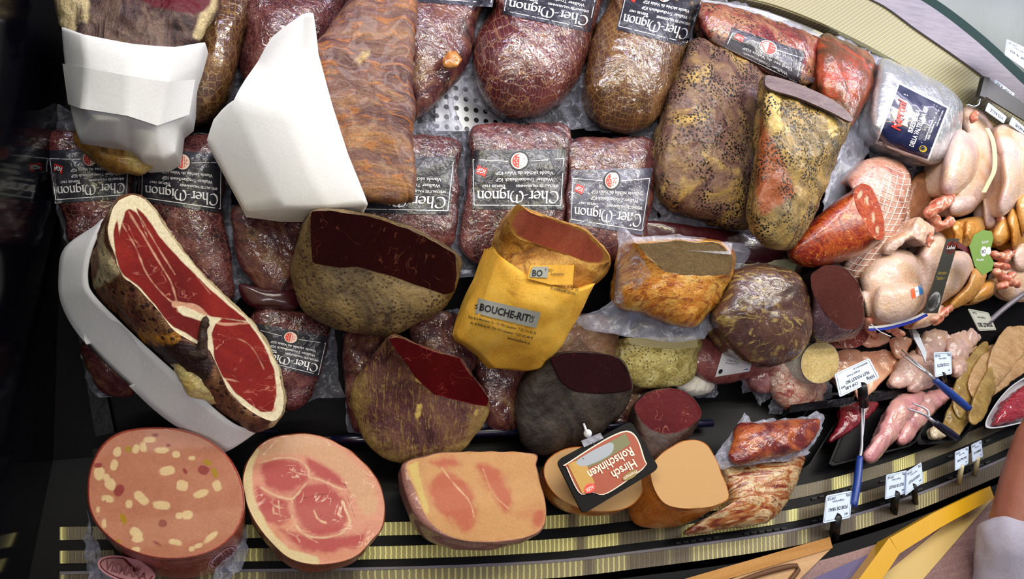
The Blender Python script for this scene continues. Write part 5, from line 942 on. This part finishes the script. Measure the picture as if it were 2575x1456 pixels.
card('small white price card on a wooden stick below the pale fillets', (2402, 1136), (2436, 1122), (2435, 1166), (2402, 1184), ln('ESCALOPE'), h=.045, foot=((2418, 1172), (2411, 1216), 6), hf=-.004, wood=True)
card('rightmost small white price card on a wooden stick at the striped rail', (2443, 1118), (2468, 1106), (2472, 1148), (2446, 1162), ln('EMINCE'), h=.045, foot=((2458, 1152), (2452, 1196), 6), hf=-.004, wood=True)
card('pale blue price card cut off by the right picture edge', (2564, 1074), (2596, 1062), (2596, 1100), (2566, 1112), ln('BOEUF'), h=.045, foot=((2580, 1100), (2578, 1130), 6), hf=-.004)
card('white Filet Poulet Bio card clipped before the raw chicken fillets', (2099, 940), (2186, 900), (2212, 950), (2112, 999), [('500g', .08, .60, .11, .2), ('FILET POULET BIO', .16, .40, .11, .62), ('CHF 6.80', .5, .58, .1, .32), ('Origine France', .35, .24, .07, .36), ('449', .8, .5, .08, .12), ('IBERRACA', .1, .1, .06, .4)], fr='B', h=.115, foot=((2168, 970), (2172, 1018), 12), hf=.06)
card('small white price card stuck by the chicken wings', (2348, 886), (2392, 884), (2394, 940), (2352, 948), ln('COQUELETS'), h=.10, foot=((2372, 940), (2376, 958), 6), hf=.08)
card('pale grey Poulet Bio card on a curved metal arm by the yellow chickens', (2434, 776), (2486, 786), (2506, 830), (2462, 832), [('POULET BIO', .12, .50, .16, .76), ('Origine Suisse', .3, .25, .08, .4), ('CHF', .65, .08, .08, .2)], fr='S', h=.12, cm=flat('grey_card', (176, 178, 168), .5))
t = ALL[-1]; t.add('metal_arm', tube([(2478, 818, .115, .006), (2520, 780, .12, .006), (2580, 735, .125, .006), (2640, 700, .05, .006)], 'S'), STEEL)
card('white price label under the hood glass at the top right edge', (2532, 98), (2600, 130), (2600, 190), (2527, 138), ln('CHF 9.60'), fr='S', h=.165, cm=CW)
card('white price strip label under the black strap, upper of two', (2504, 200), (2552, 236), (2546, 244), (2498, 210), [('CHF 4.50', .1, .2, .4, .8)], fr='S', h=.095)
card('white label with red print on the steel rail before the chickens', (2486, 258), (2532, 294), (2524, 310), (2478, 278), [('VOLAILLE', .1, .3, .3, .7)], fr='S', h=.095)
card('blank end of a white label at the right edge of the steel rail', (2546, 294), (2600, 340), (2600, 356), (2538, 312), [('VIANDE', .1, .3, .3, .7)], fr='S', h=.095)
t = Thing('label_strap', 'black strap holder with a looped wire fixed on the steel rail', 'holder')
t.add('strap', slab([(2484, 196), (2620, 292), (2620, 330), (2474, 240)], 'S', .10, .004), flat('grey_black_strap', (42, 42, 40), .4)); t.add('clip', slab([(2476, 192), (2490, 196), (2478, 246), (2464, 240)], 'S', .108, .012), CB); t.add('wire_loop', tube([(2464, 240, .1, .003), (2460, 262, .1, .003), (2446, 268, .095, .003), (2432, 262, .09, .003)], 'S'), flat('chrome', (190, 200, 205), .15, 1))
# ------------------------------------------------------------------ trays, raw meat and tools on the right
def tray(label, o, fr='B', h=.0, d=.03, mt=BLACK, wall=.94):
    t = Thing('meat_tray', label, 'tray'); S = resamp(o, 80); c = S.mean(0); v = []
    for k, hh in ((1, h), (1, h+d), (wall, h+d), (wall-.02, h+.003)): v.extend(W(*(c+(S-c)*k).T, fr, hh))
    f = [(r*80+i, r*80+(i+1) % 80, (r+1)*80+(i+1) % 80, (r+1)*80+i) for r in range(3) for i in range(80)]+[tuple(range(80))[::-1], tuple(range(240, 320))]
    t.add('tray', fix(G(v, f, smooth=False)), mt); return t
def rr(TL, TR, BR, BL, r=.12): return rrect([TL, TR, BR, BL], r, 4)
tray('black tray holding dark red meat right of the bacon slabs', rr((2040, 1018), (2132, 1018), (2030, 1180), (1900, 1200)), h=.0)
tray('black tray holding the pink poultry tenderloins', rr((2150, 1005), (2390, 960), (2300, 1120), (2080, 1175)), h=.0)
tray('black tray under the raw chicken fillets and wings', rr((2020, 800), (2340, 790), (2270, 985), (1960, 1000)), 'B', .0, .03)
tray('black tray below the pale veal slices', rr((2400, 800), (2620, 780), (2420, 1110), (2300, 1120)), 'B', .0, .025)
tray('white oval dish of minced red meat at the right edge', [(2480, 1075), (2500, 1020), (2550, 965), (2610, 945), (2625, 1040), (2560, 1066)], 'B', .005, .03, flat('white_dish', (214, 216, 226), .35, coat=.5))
def raw(name, label, cat, out, mt, fr='B', hb=.02, hm=.03, ht=.05, seed=1, pr=.5, grp=None, lamp=.004, hcc=None, part='meat'):
    t = Thing(name, label, cat, grp); B_, _ = body(out, fr, hb, hm, ht, lmp=(lamp, 34, seed, 90, lamp*.4), pr=pr, N=90, K=8, c=hcc); t.add(part, B_, mt); return t
RM = meat('raw_red_meat', [(96, 10, 24), (140, 22, 40), (170, 50, 60)], 14, coat=1, crink=.3, rough=.3)
raw('raw_meat_piece', 'dark red raw meat cut lying in the black tray', 'raw meat', [(2118, 1022), (2200, 1010), (2204, 1030), (2170, 1060), (2130, 1090), (2090, 1112), (2086, 1100), (2110, 1060)], RM)
raw('minced_meat', 'bright red minced meat in the white dish at the right edge', 'minced meat', [(2502, 1068), (2520, 1020), (2560, 980), (2605, 960), (2612, 1030), (2560, 1055)], meat('minced_red', [(150, 20, 40), (200, 40, 64), (220, 90, 100)], 90, coat=.8, bump=1, bsc=120), hb=.012, hm=.03, ht=.05)
TN = meat('raw_poultry_pink', [(206, 130, 140), (226, 160, 160), (232, 180, 166), (220, 150, 130)], 9, coat=1, crink=.25, rough=.3, sss=.15, bump=.2, fine=.08)
raw('turkey_tenderloin', 'longest pale pink poultry tenderloin, front one in the tray', 'poultry', [(2250, 1000), (2300, 985), (2330, 990), (2310, 1030), (2270, 1080), (2230, 1130), (2200, 1163), (2178, 1160), (2170, 1140), (2190, 1110), (2220, 1050)], TN, ht=.065, seed=3)
raw('turkey_tenderloin', 'pale pink poultry tenderloin lying behind the longest one under the fork', 'poultry', [(2310, 1000), (2350, 980), (2400, 975), (2380, 1010), (2330, 1060), (2290, 1110), (2265, 1118), (2255, 1100), (2280, 1050)], TN, ht=.055, seed=7)
FIL = meat('raw_fillet_orange', [(246, 160, 130), (255, 186, 150), (255, 204, 172)], 7, (1, 3, 1), (0, 0, 60), coat=.9, crink=.2, rough=.35, sss=.15, bump=.2, fine=.08)
for i, (o, l) in enumerate([([(2140, 880), (2180, 850), (2250, 835), (2290, 840), (2290, 870), (2270, 910), (2220, 960), (2170, 1005), (2150, 990)], 'large orange-pink raw chicken fillet behind the white fillet card'), ([(2040, 905), (2100, 880), (2160, 880), (2170, 930), (2130, 975), (2110, 960), (2070, 940)], 'raw chicken fillet to the left, its end under the fillet card'), ([(2225, 825), (2262, 815), (2300, 830), (2300, 850), (2270, 900), (2245, 890)], 'thin raw chicken fillet tip below the fork tines'), ([(2170, 830), (2230, 826), (2240, 856), (2190, 876), (2160, 860)], 'raw chicken fillet tucked under the plump chicken')]):
    raw('chicken_fillet', l, 'poultry', o, FIL, ht=.045+.008*i, seed=11+i, hb=.01, pr=.3, lamp=.003, grp='raw chicken fillets in the tray')
WG = meat('raw_wing_skin', [(222, 170, 160), (232, 196, 186), (226, 180, 150), (206, 130, 120)], 12, coat=.6, rough=.4, bump=.4, bsc=90, sss=.1, fine=.08)
wings = [([(2250, 960), (2262, 920), (2300, 890), (2330, 900), (2330, 930), (2290, 965)], 'raw chicken wing nearest the long fork'), ([(2290, 975), (2310, 930), (2345, 920), (2350, 950), (2320, 975)], 'raw chicken wing under the small white card'), ([(2310, 880), (2330, 830), (2370, 820), (2375, 870), (2340, 900)], 'raw chicken wing left of the small white card'), ([(2370, 800), (2410, 780), (2440, 800), (2420, 850), (2380, 850)], 'raw chicken wing below the yellow chicken'), ([(2385, 850), (2420, 830), (2440, 860), (2420, 900), (2390, 890)], 'raw chicken wing right above the small white card'), ([(2395, 905), (2420, 900), (2425, 930), (2400, 940)], 'small raw wing tip right of the small white card'), ([(2290, 830), (2320, 800), (2350, 800), (2330, 835), (2300, 850)], 'raw chicken wing just below the blue-white ribbon'), ([(2430, 800), (2455, 805), (2462, 850), (2440, 862), (2428, 840)], 'raw chicken wing beside the hanging Poulet Bio card')]
def grow(o, k):
    c = np.mean(np.array(o, float), 0); return [tuple(c+(np.array(p)-c)*k) for p in o]
for i, (o, l) in enumerate(wings): raw('chicken_wing', l, 'poultry', grow(o, 1.3), WG, ht=.065+.004*(i % 3), hb=.02, seed=20+i, lamp=.006, grp='raw chicken wings in a pile')
VE = meat('pale_breaded_slice', [(170, 128, 84), (196, 156, 108), (206, 172, 130)], 24, bump=.5, bsc=90, rough=.55, coat=.2); VO = meat('olive_slice', [(140, 108, 48), (170, 138, 70), (190, 164, 100)], 20, bump=.4, coat=.4)
sl = [([(2452, 880), (2480, 800), (2530, 780), (2560, 800), (2530, 840), (2480, 905)], 'pale slice of meat lying left-most under the hanging card', VE), ([(2500, 880), (2540, 820), (2600, 780), (2620, 840), (2560, 900), (2510, 960), (2490, 940)], 'large pale slice of meat at the right edge, topmost', VE), ([(2440, 960), (2470, 900), (2520, 880), (2540, 900), (2490, 970), (2460, 1000)], 'pale slice beneath the blue fork handle end', VE), ([(2400, 1000), (2420, 930), (2470, 870), (2480, 900), (2450, 980), (2420, 1040)], 'olive brown slice left of the blue fork handle', VO), ([(2370, 1080), (2400, 1010), (2440, 1000), (2440, 1040), (2410, 1090), (2385, 1090)], 'olive brown slice touching the short black fork handle', VO), ([(2440, 1040), (2460, 980), (2490, 930), (2500, 970), (2480, 1030), (2455, 1060)], 'olive green slice right of the blue handle end', VO), ([(2500, 960), (2560, 900), (2620, 860), (2620, 900), (2540, 960), (2505, 985)], 'pale slice above the minced meat dish', VE)]
for i, (o, l, m_) in enumerate(sl): raw('meat_slice', l, 'sliced meat', grow(o, 1.15), m_, ht=.044+.009*((i*3) % 4), hb=.03+.009*((i*3) % 4), hm=.036+.009*((i*3) % 4), pr=.35, lamp=.003, seed=40+i, grp='pale meat slices overlapping in the tray')
raw('chicken_fillet', 'pale yellowish meat end hanging over the striped rail below the short fork', 'poultry', [(2338, 1084), (2352, 1070), (2372, 1078), (2380, 1094), (2356, 1104), (2342, 1100)], meat('pale_end', [(220, 200, 160), (236, 222, 196)], 14, coat=.6), ht=.045)
def tn(*paths):
    return join(*[tube(p, 'B', 8) for p in paths])
def fork(label, hb_, he, n0, tips, fr, hcol, name='serving_fork'):
    t = Thing(name, label, 'fork'); t.add('handle', tube([(*hb_, .0075), ((hb_[0]+he[0])/2, (hb_[1]+he[1])/2, (hb_[2]+he[2])/2, .0095), (*he, .0085)], fr), hcol)
    t.add('tines', tn([(*hb_, .004), (*n0, .004)], *[[(*n0, .0035), (a[0], a[1], n0[2], .003), (*b, .0018)] for a, b in tips]), flat('polished_steel', (170, 174, 184), .35, .5), label='steel two-pronged tines')
BH = flat('blue_handle', (20, 58, 140), .4, coat=.2)
fork('long steel fork with blue handle lying over the chicken wings', (2350, 955, .10), (2436, 1028, .085), (2330, 935, .1), [((2318, 930), (2265, 890, .085)), ((2312, 920), (2268, 880, .085))], 'B', BH)
fork('short steel fork with dark blue-black handle over the tenderloins', (2350, 1062, .085), (2404, 1100, .07), (2335, 1050, .085), [((2318, 1040), (2282, 1028, .075)), ((2330, 1030), (2294, 1014, .075))], 'B', flat('navy_handle', (18, 24, 50), .35))
t = Thing('meat_fork', 'upright thin fork with a long blue handle leaning on the case edge', 'fork')
t.add('handle', tube([(2162, 1150, .05, .0065), (2156, 1210, .05, .0075), (2146, 1272, .045, .007)], 'B'), BH); t.add('tines', tn([(2162, 1152, .05, .0032), (2167, 1120, .05, .003), (2167, 1060, .05, .002), (2166, 1000, .05, .0015)], [(2167, 1110, .05, .0025), (2172, 1060, .05, .002), (2172, 1000, .05, .0015)]), flat('polished_steel', (170, 174, 184), .35, .5), label='thin steel tines')
t = Thing('serving_tongs', 'flat steel tongs blade standing among the wings', 'tongs'); t.add('blade', slab([(2288, 808), (2310, 838), (2330, 886), (2328, 912), (2314, 880), (2298, 850)], 'B', .12, .002), flat('polished_steel', (170, 174, 184), .35, .5)); t.add('blade', slab([(2280, 812), (2292, 822), (2302, 850), (2296, 855)], 'B', .11, .002), flat('polished_steel', (170, 174, 184), .35, .5))
# tray frame bars
t = Thing('divider_bar', 'black divider bar running behind the trays on the right', 'bar'); t.add('bar', strip([(1990, 1018, .035), (2230, 985, .035), (2450, 940, .035)], .035, [(1985, 1038, .03), (2230, 1005, .03), (2450, 958, .03)], .03, 'B', thick=.03), meat('bar_black', [(10, 10, 12), (34, 30, 34)], 6, rough=.2))
# ------------------------------------------------------------------ chickens
CK = meat('raw_chicken_skin', [(226, 160, 110), (236, 200, 170), (240, 208, 200), (222, 176, 182)], 7, coat=.5, rough=.42, bump=.75, bsc=110, sss=.1, prough=.2, fine=.08)
CKY = meat('corn_fed_chicken_skin', [(196, 120, 36), (222, 156, 66), (226, 174, 104), (206, 130, 70)], 7, coat=.6, rough=.4, bump=.5, bsc=70, sss=.1, spots=((190, 90, 30), 9, .6, .7), fine=.08)
RC = meat('raw_joint_end', [(190, 70, 50), (220, 130, 100), (230, 180, 150)], 40, coat=.8)
def fuse(lobes, vox=.0034, sm=5, lmp=None):
    """several rounded lobes grown together into one continuous skin"""
    g = join(*[body(o, 'S', hb, hm, ht, N=70, K=8, pr=.8, shrink=.3)[0] for o, hb, hm, ht in lobes])
    me = bpy.data.meshes.new('t'); me.from_pydata([tuple(x) for x in g.v], [], g.f); o = bpy.data.objects.new('t', me); COL.objects.link(o)
    bm = bmesh.new(); bm.from_mesh(me); bmesh.ops.recalc_face_normals(bm, faces=bm.faces); bm.to_mesh(me); bm.free()
    mo = o.modifiers.new('r', 'REMESH'); mo.mode = 'VOXEL'; mo.voxel_size = vox
    m2 = o.modifiers.new('s', 'SMOOTH'); m2.iterations = sm; m2.factor = .5
    dg = bpy.context.evaluated_depsgraph_get(); e = bpy.data.meshes.new_from_object(o.evaluated_get(dg))
    g = G([v.co[:] for v in e.vertices], [tuple(p.vertices) for p in e.polygons])
    bpy.data.objects.remove(o); bpy.data.meshes.remove(me); bpy.data.meshes.remove(e)
    if lmp: lump(g, *lmp)
    return g
def chicken(label, lobes, legs=(), wings_=(), ends=(), mt=CK, grp='whole raw chickens'):
    t = Thing('whole_chicken', label, 'chicken', grp)
    t.add('body', fuse(lobes, lmp=(.0025, 26, 3, 150, .0007)), mt)
    for l in legs: t.add('leg', fuse([l], .003, 4, (.0012, 40, 2, 150, .0006)), mt)
    for l in wings_: t.add('wing', fuse([l], .0028, 3, (.003, 60, 2, 150, .001)), mt)
    for e_ in ends: t.add('raw_end', blobs([e_], 'S', .003, 4, lmp=(.005, 70, 4)), RC, label='raw reddish joint end')
    return t
c1 = chicken('large pinkish raw chicken beside the silver bag, legs down', [([(2458, 321), (2492, 343), (2512, 425), (2510, 468), (2471, 508), (2436, 538), (2397, 544), (2390, 520), (2385, 470), (2400, 400), (2425, 340)], .0, .05, .10), ([(2419, 273), (2453, 265), (2494, 302), (2500, 330), (2462, 345), (2423, 330)], .0, .03, .065)],
    [([(2419, 325), (2456, 360), (2464, 392), (2452, 442), (2422, 478), (2378, 496), (2364, 465), (2372, 403), (2393, 347)], .02, .085, .135), ([(2397, 494), (2450, 494), (2446, 520), (2420, 536), (2392, 541), (2384, 520)], .05, .09, .12)], (),
    [[(2392, 500, .10, .014), (2360, 515, .10, .018), (2336, 535, .10, .014)], [(2345, 545, .09, .012), (2366, 570, .095, .012), (2390, 555, .1, .012)], [(2340, 555, .08, .008), (2352, 575, .085, .009)]])
c2 = chicken('narrow raw chicken carrying a printed cream band, squeezed between two others', [([(2490, 330), (2505, 345), (2516, 400), (2518, 460), (2500, 510), (2478, 522), (2470, 500), (2500, 440)], .0, .03, .085)], [([(2471, 503), (2486, 500), (2502, 529), (2518, 572), (2498, 578), (2476, 568)], .03, .06, .085)], (), [[(2452, 285, .08, .010), (2446, 300, .08, .012)]])
c3 = chicken('tall plump raw chicken at the right edge below the steel rail', [([(2505, 317), (2540, 315), (2600, 345), (2640, 400), (2630, 480), (2560, 530), (2519, 550), (2502, 530), (2498, 503), (2517, 459), (2511, 416), (2498, 347)], .0, .06, .125)], [([(2520, 380), (2560, 390), (2575, 440), (2560, 500), (2522, 545), (2506, 528), (2518, 460)], .06, .10, .145)], (), [[(2512, 548, .09, .010), (2520, 566, .09, .009)]])
c4 = chicken('plump raw chicken with orange, white and blue sticker, drumstick forward', [([(2163, 689), (2202, 645), (2263, 626), (2306, 648), (2330, 710), (2325, 771), (2263, 816), (2202, 812), (2176, 780), (2166, 736)], .0, .06, .12), ([(2306, 632), (2337, 589), (2375, 587), (2386, 624), (2364, 697), (2337, 745), (2318, 762), (2320, 710), (2310, 658)], .0, .05, .10)],
    [([(2211, 720), (2263, 712), (2315, 717), (2325, 762), (2289, 798), (2237, 812), (2202, 799), (2196, 760)], .05, .115, .15), ([(2166, 735), (2188, 736), (2198, 770), (2196, 796), (2182, 800), (2172, 775)], .03, .09, .12)],
    [([(2220, 634), (2237, 602), (2289, 572), (2306, 546), (2332, 559), (2350, 581), (2330, 617), (2293, 600), (2263, 617), (2240, 640)], .02, .09, .125)],
    [[(2184, 808, .1, .010), (2186, 828, .09, .010), (2200, 845, .08, .009)], [(2340, 590, .12, .007), (2336, 620, .12, .006)], [(2235, 825, .1, .009), (2262, 838, .09, .011)]])
c5 = chicken('raw chicken with black banner tag, behind the stickered one', [([(2400, 630), (2436, 639), (2447, 684), (2414, 734), (2371, 764), (2345, 778), (2335, 760), (2360, 700), (2380, 650)], .0, .06, .12)], [([(2289, 825), (2328, 780), (2371, 767), (2369, 797), (2334, 820)], .04, .07, .10)], (), [[(2385, 775, .09, .010), (2360, 792, .09, .012), (2335, 806, .09, .010)]])
c6 = chicken('yellow corn-fed chicken with long yellow leg hanging below the green tag', [([(2479, 706), (2506, 704), (2500, 741), (2462, 760), (2434, 766), (2450, 730)], .0, .04, .08)], [([(2479, 680), (2476, 710), (2453, 747), (2419, 769), (2384, 782), (2390, 758), (2427, 719), (2449, 676)], .03, .08, .11)], (), [[(2388, 775, .09, .009), (2366, 796, .09, .009), (2350, 812, .085, .008)]], CKY)
c7 = chicken('yellow corn-fed chicken at the right edge above the green tag', [([(2492, 589), (2510, 555), (2545, 535), (2600, 500), (2620, 580), (2600, 640), (2545, 622), (2505, 620)], .0, .04, .075)], [([(2492, 590), (2522, 543), (2549, 561), (2546, 602), (2506, 621)], .03, .075, .11), ([(2531, 548), (2549, 519), (2567, 568), (2563, 620), (2545, 629), (2540, 590)], .04, .085, .12), ([(2553, 505), (2585, 475), (2610, 520), (2590, 585), (2566, 586)], .05, .09, .125)], (), [[(2500, 640, .085, .012), (2525, 650, .085, .014), (2540, 632, .085, .012)], [(2505, 665, .08, .010), (2530, 672, .08, .010)]], CKY)
c8 = chicken('small yellow chicken peeping out left of the green tag', [([(2388, 568), (2410, 553), (2471, 545), (2482, 576), (2447, 612), (2414, 624), (2398, 598)], .0, .05, .09)], (), [([(2392, 566), (2412, 556), (2420, 580), (2416, 615), (2402, 610), (2398, 588)], .05, .09, .105), ([(2428, 560), (2446, 556), (2452, 580), (2440, 604), (2426, 596)], .05, .09, .105)], [], CKY)
c9 = chicken('pinkish raw poultry pieces at the far right behind the curved arm', [([(2500, 690), (2540, 660), (2600, 650), (2620, 740), (2560, 760), (2510, 740)], .0, .03, .06)], [([(2545, 640), (2570, 610), (2600, 620), (2600, 670), (2560, 680)], .03, .06, .08)], (), [[(2505, 685, .08, .012), (2530, 705, .08, .013), (2556, 715, .08, .010)], [(2520, 720, .08, .012), (2545, 690, .08, .010)]])
def decal_on(t, quad, art, mats, name='sticker', fr='S', h=.12, off=.0015, label=None):
    v = join(*[p[1] for p in t.parts if p[0] in ('body', 'leg')]); g = art.put(quad, v.bvh(), fr, h, off=off); t.add(name, g, mats, label=label)
a = size(Art(), 1, .6); a.grid(0, 0, .34, .6, 0, 4, 6).grid(.34, 0, .66, .6, 1, 4, 6).grid(.66, 0, 1, .6, 2, 4, 6).text('FR', .40, .25, .12, 3, .18, 1)
ORG = flat('orange_print', (226, 90, 40), .5); BLU = flat('sky_blue_print', (50, 130, 200), .5)
decal_on(c4, [(2294, 752), (2322, 738), (2318, 714), (2290, 728)], a, [ORG, WHITE, BLU, INK], label='orange, white and blue sticker')
a = size(Art(), 1, .18); a.grid(0, .05, 1, .16, 0, 20, 3)
def banner(t, path, wd, mt, txt, name, label=None, h=.125, fr='S'):
    A = [(x+wd/2, y, h) for x, y in path]; B2 = [(x-wd/2, y, h) for x, y in path]; t.add(name, strip(A, h, B2, h, fr, n=20, thick=.001, rows=1), mt, label=label)
a = size(Art(), .3, 1.0); a.grid(0, 0, .3, 1, 4, 3, 10).disc(.15, .16, .12, 0, 0, ry=.13).text('100%', .15, .12, .07, 1, .18, 1, .01, center=True).text('LOUE', .15, .2, .05, 1, .16, 1, .01, center=True).text('Poulet fermier', .05, .45, .05, 2, .2, 0).text('élevé en plein air', .05, .52, .05, 2, .2, 0).disc(.17, .88, .13, 3, 0, ry=.09).text('Label', .17, .86, .05, 0, .18, 1, center=True)
c5.add('banner', a.put([(2322, 788), (2358, 788), (2412, 600), (2380, 600)], None, 'S', .160, off=0), [WHITE, INK, flat('yellow_print', (220, 190, 40), .5), RED, flat('olive_black_banner', (34, 34, 26), .4)], label='black and olive banner tag')
banner(c2, [(2482, 322), (2496, 350), (2502, 390), (2500, 430), (2486, 460), (2474, 484)], 11, flat('cream_tape', (206, 190, 150), .5), '', 'banner', 'cream and red printed band', h=.16)
gt = Thing('green_tag', 'round green hang tag with white badge in front of yellow chickens', 'tag')
g = slab([(2438, 620), (2450, 590), (2472, 578), (2494, 582), (2498, 600), (2488, 640), (2500, 660), (2494, 680), (2472, 692), (2452, 670)], 'S', .17, .0012); gt.add('card', g, flat('green_card', (108, 142, 62), .5))
a = size(Art(), 1, 1); a.disc(.55, .5, .16, 1, 0).text('BIO', .55, .44, .12, 0, .22, 1, .02, center=True).disc(.8, .5, .12, 1, 0).text('Suisse', .45, .75, .1, 1, .35, 0).text('Poulet', .2, .2, .1, 1, .35, 0)
gt.add('badge', a.put([(2445, 672), (2498, 672), (2494, 586), (2448, 600)], g.bvh(), 'S', .17, off=.001), [INK, WHITE]); gt.add('ribbon', slab([(2412, 608), (2440, 628), (2440, 640), (2408, 622)], 'S', .165, .001), flat('maroon_ribbon', (90, 14, 30), .5), label='maroon ribbon')
tt = Thing('ribbon_tie', 'blue and white ribbon string tied below the stickered chicken', 'ribbon')
tt.add('ribbon', strip([(2185, 826, .11), (2230, 822, .12), (2290, 806, .12), (2330, 788, .13)], .12, [(2185, 832, .11), (2231, 829, .12), (2292, 813, .12), (2334, 794, .13)], .12, 'S', n=30, thick=.001), flat('blue_ribbon', (30, 50, 170), .5)); tt.add('white_edge', strip([(2185, 820, .11), (2230, 816, .12), (2290, 800, .12), (2328, 783, .13)], .12, [(2185, 826, .11), (2230, 822, .12), (2290, 806, .12), (2330, 788, .13)], .12, 'S', n=30, thick=.001), WHITE); tt.add('string', tube([(2190, 815, .12, .0012), (2215, 835, .12, .0012), (2240, 846, .12, .0012)], 'S', 6), WHITE)
# ------------------------------------------------------------------ boards, person
def board(label, P4, h, th, mt, name='cutting_board', fr='B', edge=None, tilt=None):
    t = Thing(name, label, 'cutting board'); t.add('board', slab(rrect(P4, .03, 3), fr, h, th), mt); return t
WOOD = meat('pale_wood', [(176, 118, 52), (196, 138, 66), (206, 150, 84)], 4, (1, 14, 14), dist=.6, rough=.5, bump=.08, fine=.08)
bd = board('thick wooden cutting board leaning at the bottom edge', [(2086, 1352), (2094, 1376), (1820, 1640), (1400, 1640)], .005, .03, meat('pale_wood_face', [(206, 160, 112), (222, 178, 132)], 4, (1, 14, 14), rough=.5, fine=.08))
bd.add('front_edge', strip([(1400, 1560), (1700, 1462), (1900, 1404), (2087, 1350)], .008, [(1400, 1600), (1706, 1494), (1910, 1432), (2094, 1378)], .008, 'B', n=20, thick=.02, smooth=False), WOOD, label='orange-brown long edge of the board')
bd.add('groove', tube([(1700, 1530, .008, .004), (1860, 1462, .008, .004), (1960, 1430, .008, .005), (2010, 1424, .008, .004), (1990, 1456, .008, .004), (1930, 1530, .008, .004)], 'B'), flat('groove_brown', (96, 60, 34), .6))
YB = flat('yellow_plastic', (212, 160, 22), .35, coat=.3)
bd = board('yellow plastic cutting board standing on the service ledge', [(2490, 1226), (2500, 1250), (2180, 1620), (2010, 1620)], .002, .02, flat('cream_plastic', (206, 176, 110), .4))
bd.add('edge_band', strip([(2238, 1352), (2350, 1288), (2490, 1222)], .03, [(2262, 1392), (2372, 1322), (2500, 1252)], .03, 'B', n=10, thick=.03, smooth=False), YB, label='bright yellow long edge'); bd.add('edge_band', strip([(2236, 1352), (2150, 1470), (2080, 1560)], .03, [(2262, 1392), (2230, 1440), (2140, 1560)], .03, 'B', n=10, thick=.03, smooth=False), YB)
pt = Thing('plastic_sheet', 'violet grey flat plate between the wooden and yellow boards', 'plate'); pt.add('sheet', slab([(2238, 1370), (2110, 1560), (1920, 1560), (2010, 1470)], 'B', .001, .004), flat('violet_plate', (84, 74, 118), .3))
fd = struct('trim_24', box((2.4, -.42, -.5), (1.9, 0, 0), (0, .02, 0), (0, 0, .42)), flat('dark_front_panel', (10, 10, 12), .5))
# person at the lower right: bare arm, white rolled sleeve
SK = meat('skin', [(150, 92, 74), (172, 108, 88), (160, 100, 82)], 6, rough=.45, bump=.05, sss=.1, fine=.08); SHW = meat('white_cotton', [(186, 180, 206), (206, 202, 222)], 5, rough=.8, bump=.5, bsc=14, fine=.08)
def wp(px, py, dep):
    d = FW+(px-1287.5)/F*RT+(728-py)/F*UP; return CAM+d*dep*.88
def ch(*p): return [list(wp(x, y, d))+[r*.88] for x, y, d, r in p]
t = Thing('person', 'person in white rolled sleeves reaching toward the case at the lower right', 'person')
hand = ch((2652, 960, 1.62, .022), (2680, 900, 1.64, .034), (2690, 860, 1.65, .034))
fing = [ch((2666+i*17, 850, 1.65, .011), (2664+i*19, 815+abs(i-1.4)*8, 1.66, .0095), (2668+i*19, 790+abs(i-1.4)*12, 1.70, .009)) for i in range(4)]; thumb = ch((2650, 900, 1.64, .013), (2634, 868, 1.66, .011), (2630, 845, 1.68, .010))
t.add('body', blobs([ch((2552, 1440, 1.37, .044), (2560, 1330, 1.40, .058), (2578, 1220, 1.46, .053), (2604, 1110, 1.53, .046), (2640, 1010, 1.60, .030), (2652, 960, 1.62, .026)), hand, *fing, thumb, ch((2552, 1440, 1.37, .044), (2600, 1620, 1.45, .07))], 'B', .006, 5, world=True), SK)
slv = blobs([ch((2552, 1385, 1.375, .076), (2552, 1490, 1.38, .086), (2600, 1640, 1.46, .12), (2750, 1800, 1.6, .17), (2900, 2000, 1.8, .19)), ch((2900, 1800, 1.75, .17), (2900, 2100, 1.9, .2))], 'B', .009, 5, world=True, lmp=(.012, 9, 3, 30, .004)); t.add('shirt', slv, SHW, label='white rolled shirt sleeve')
build_all()
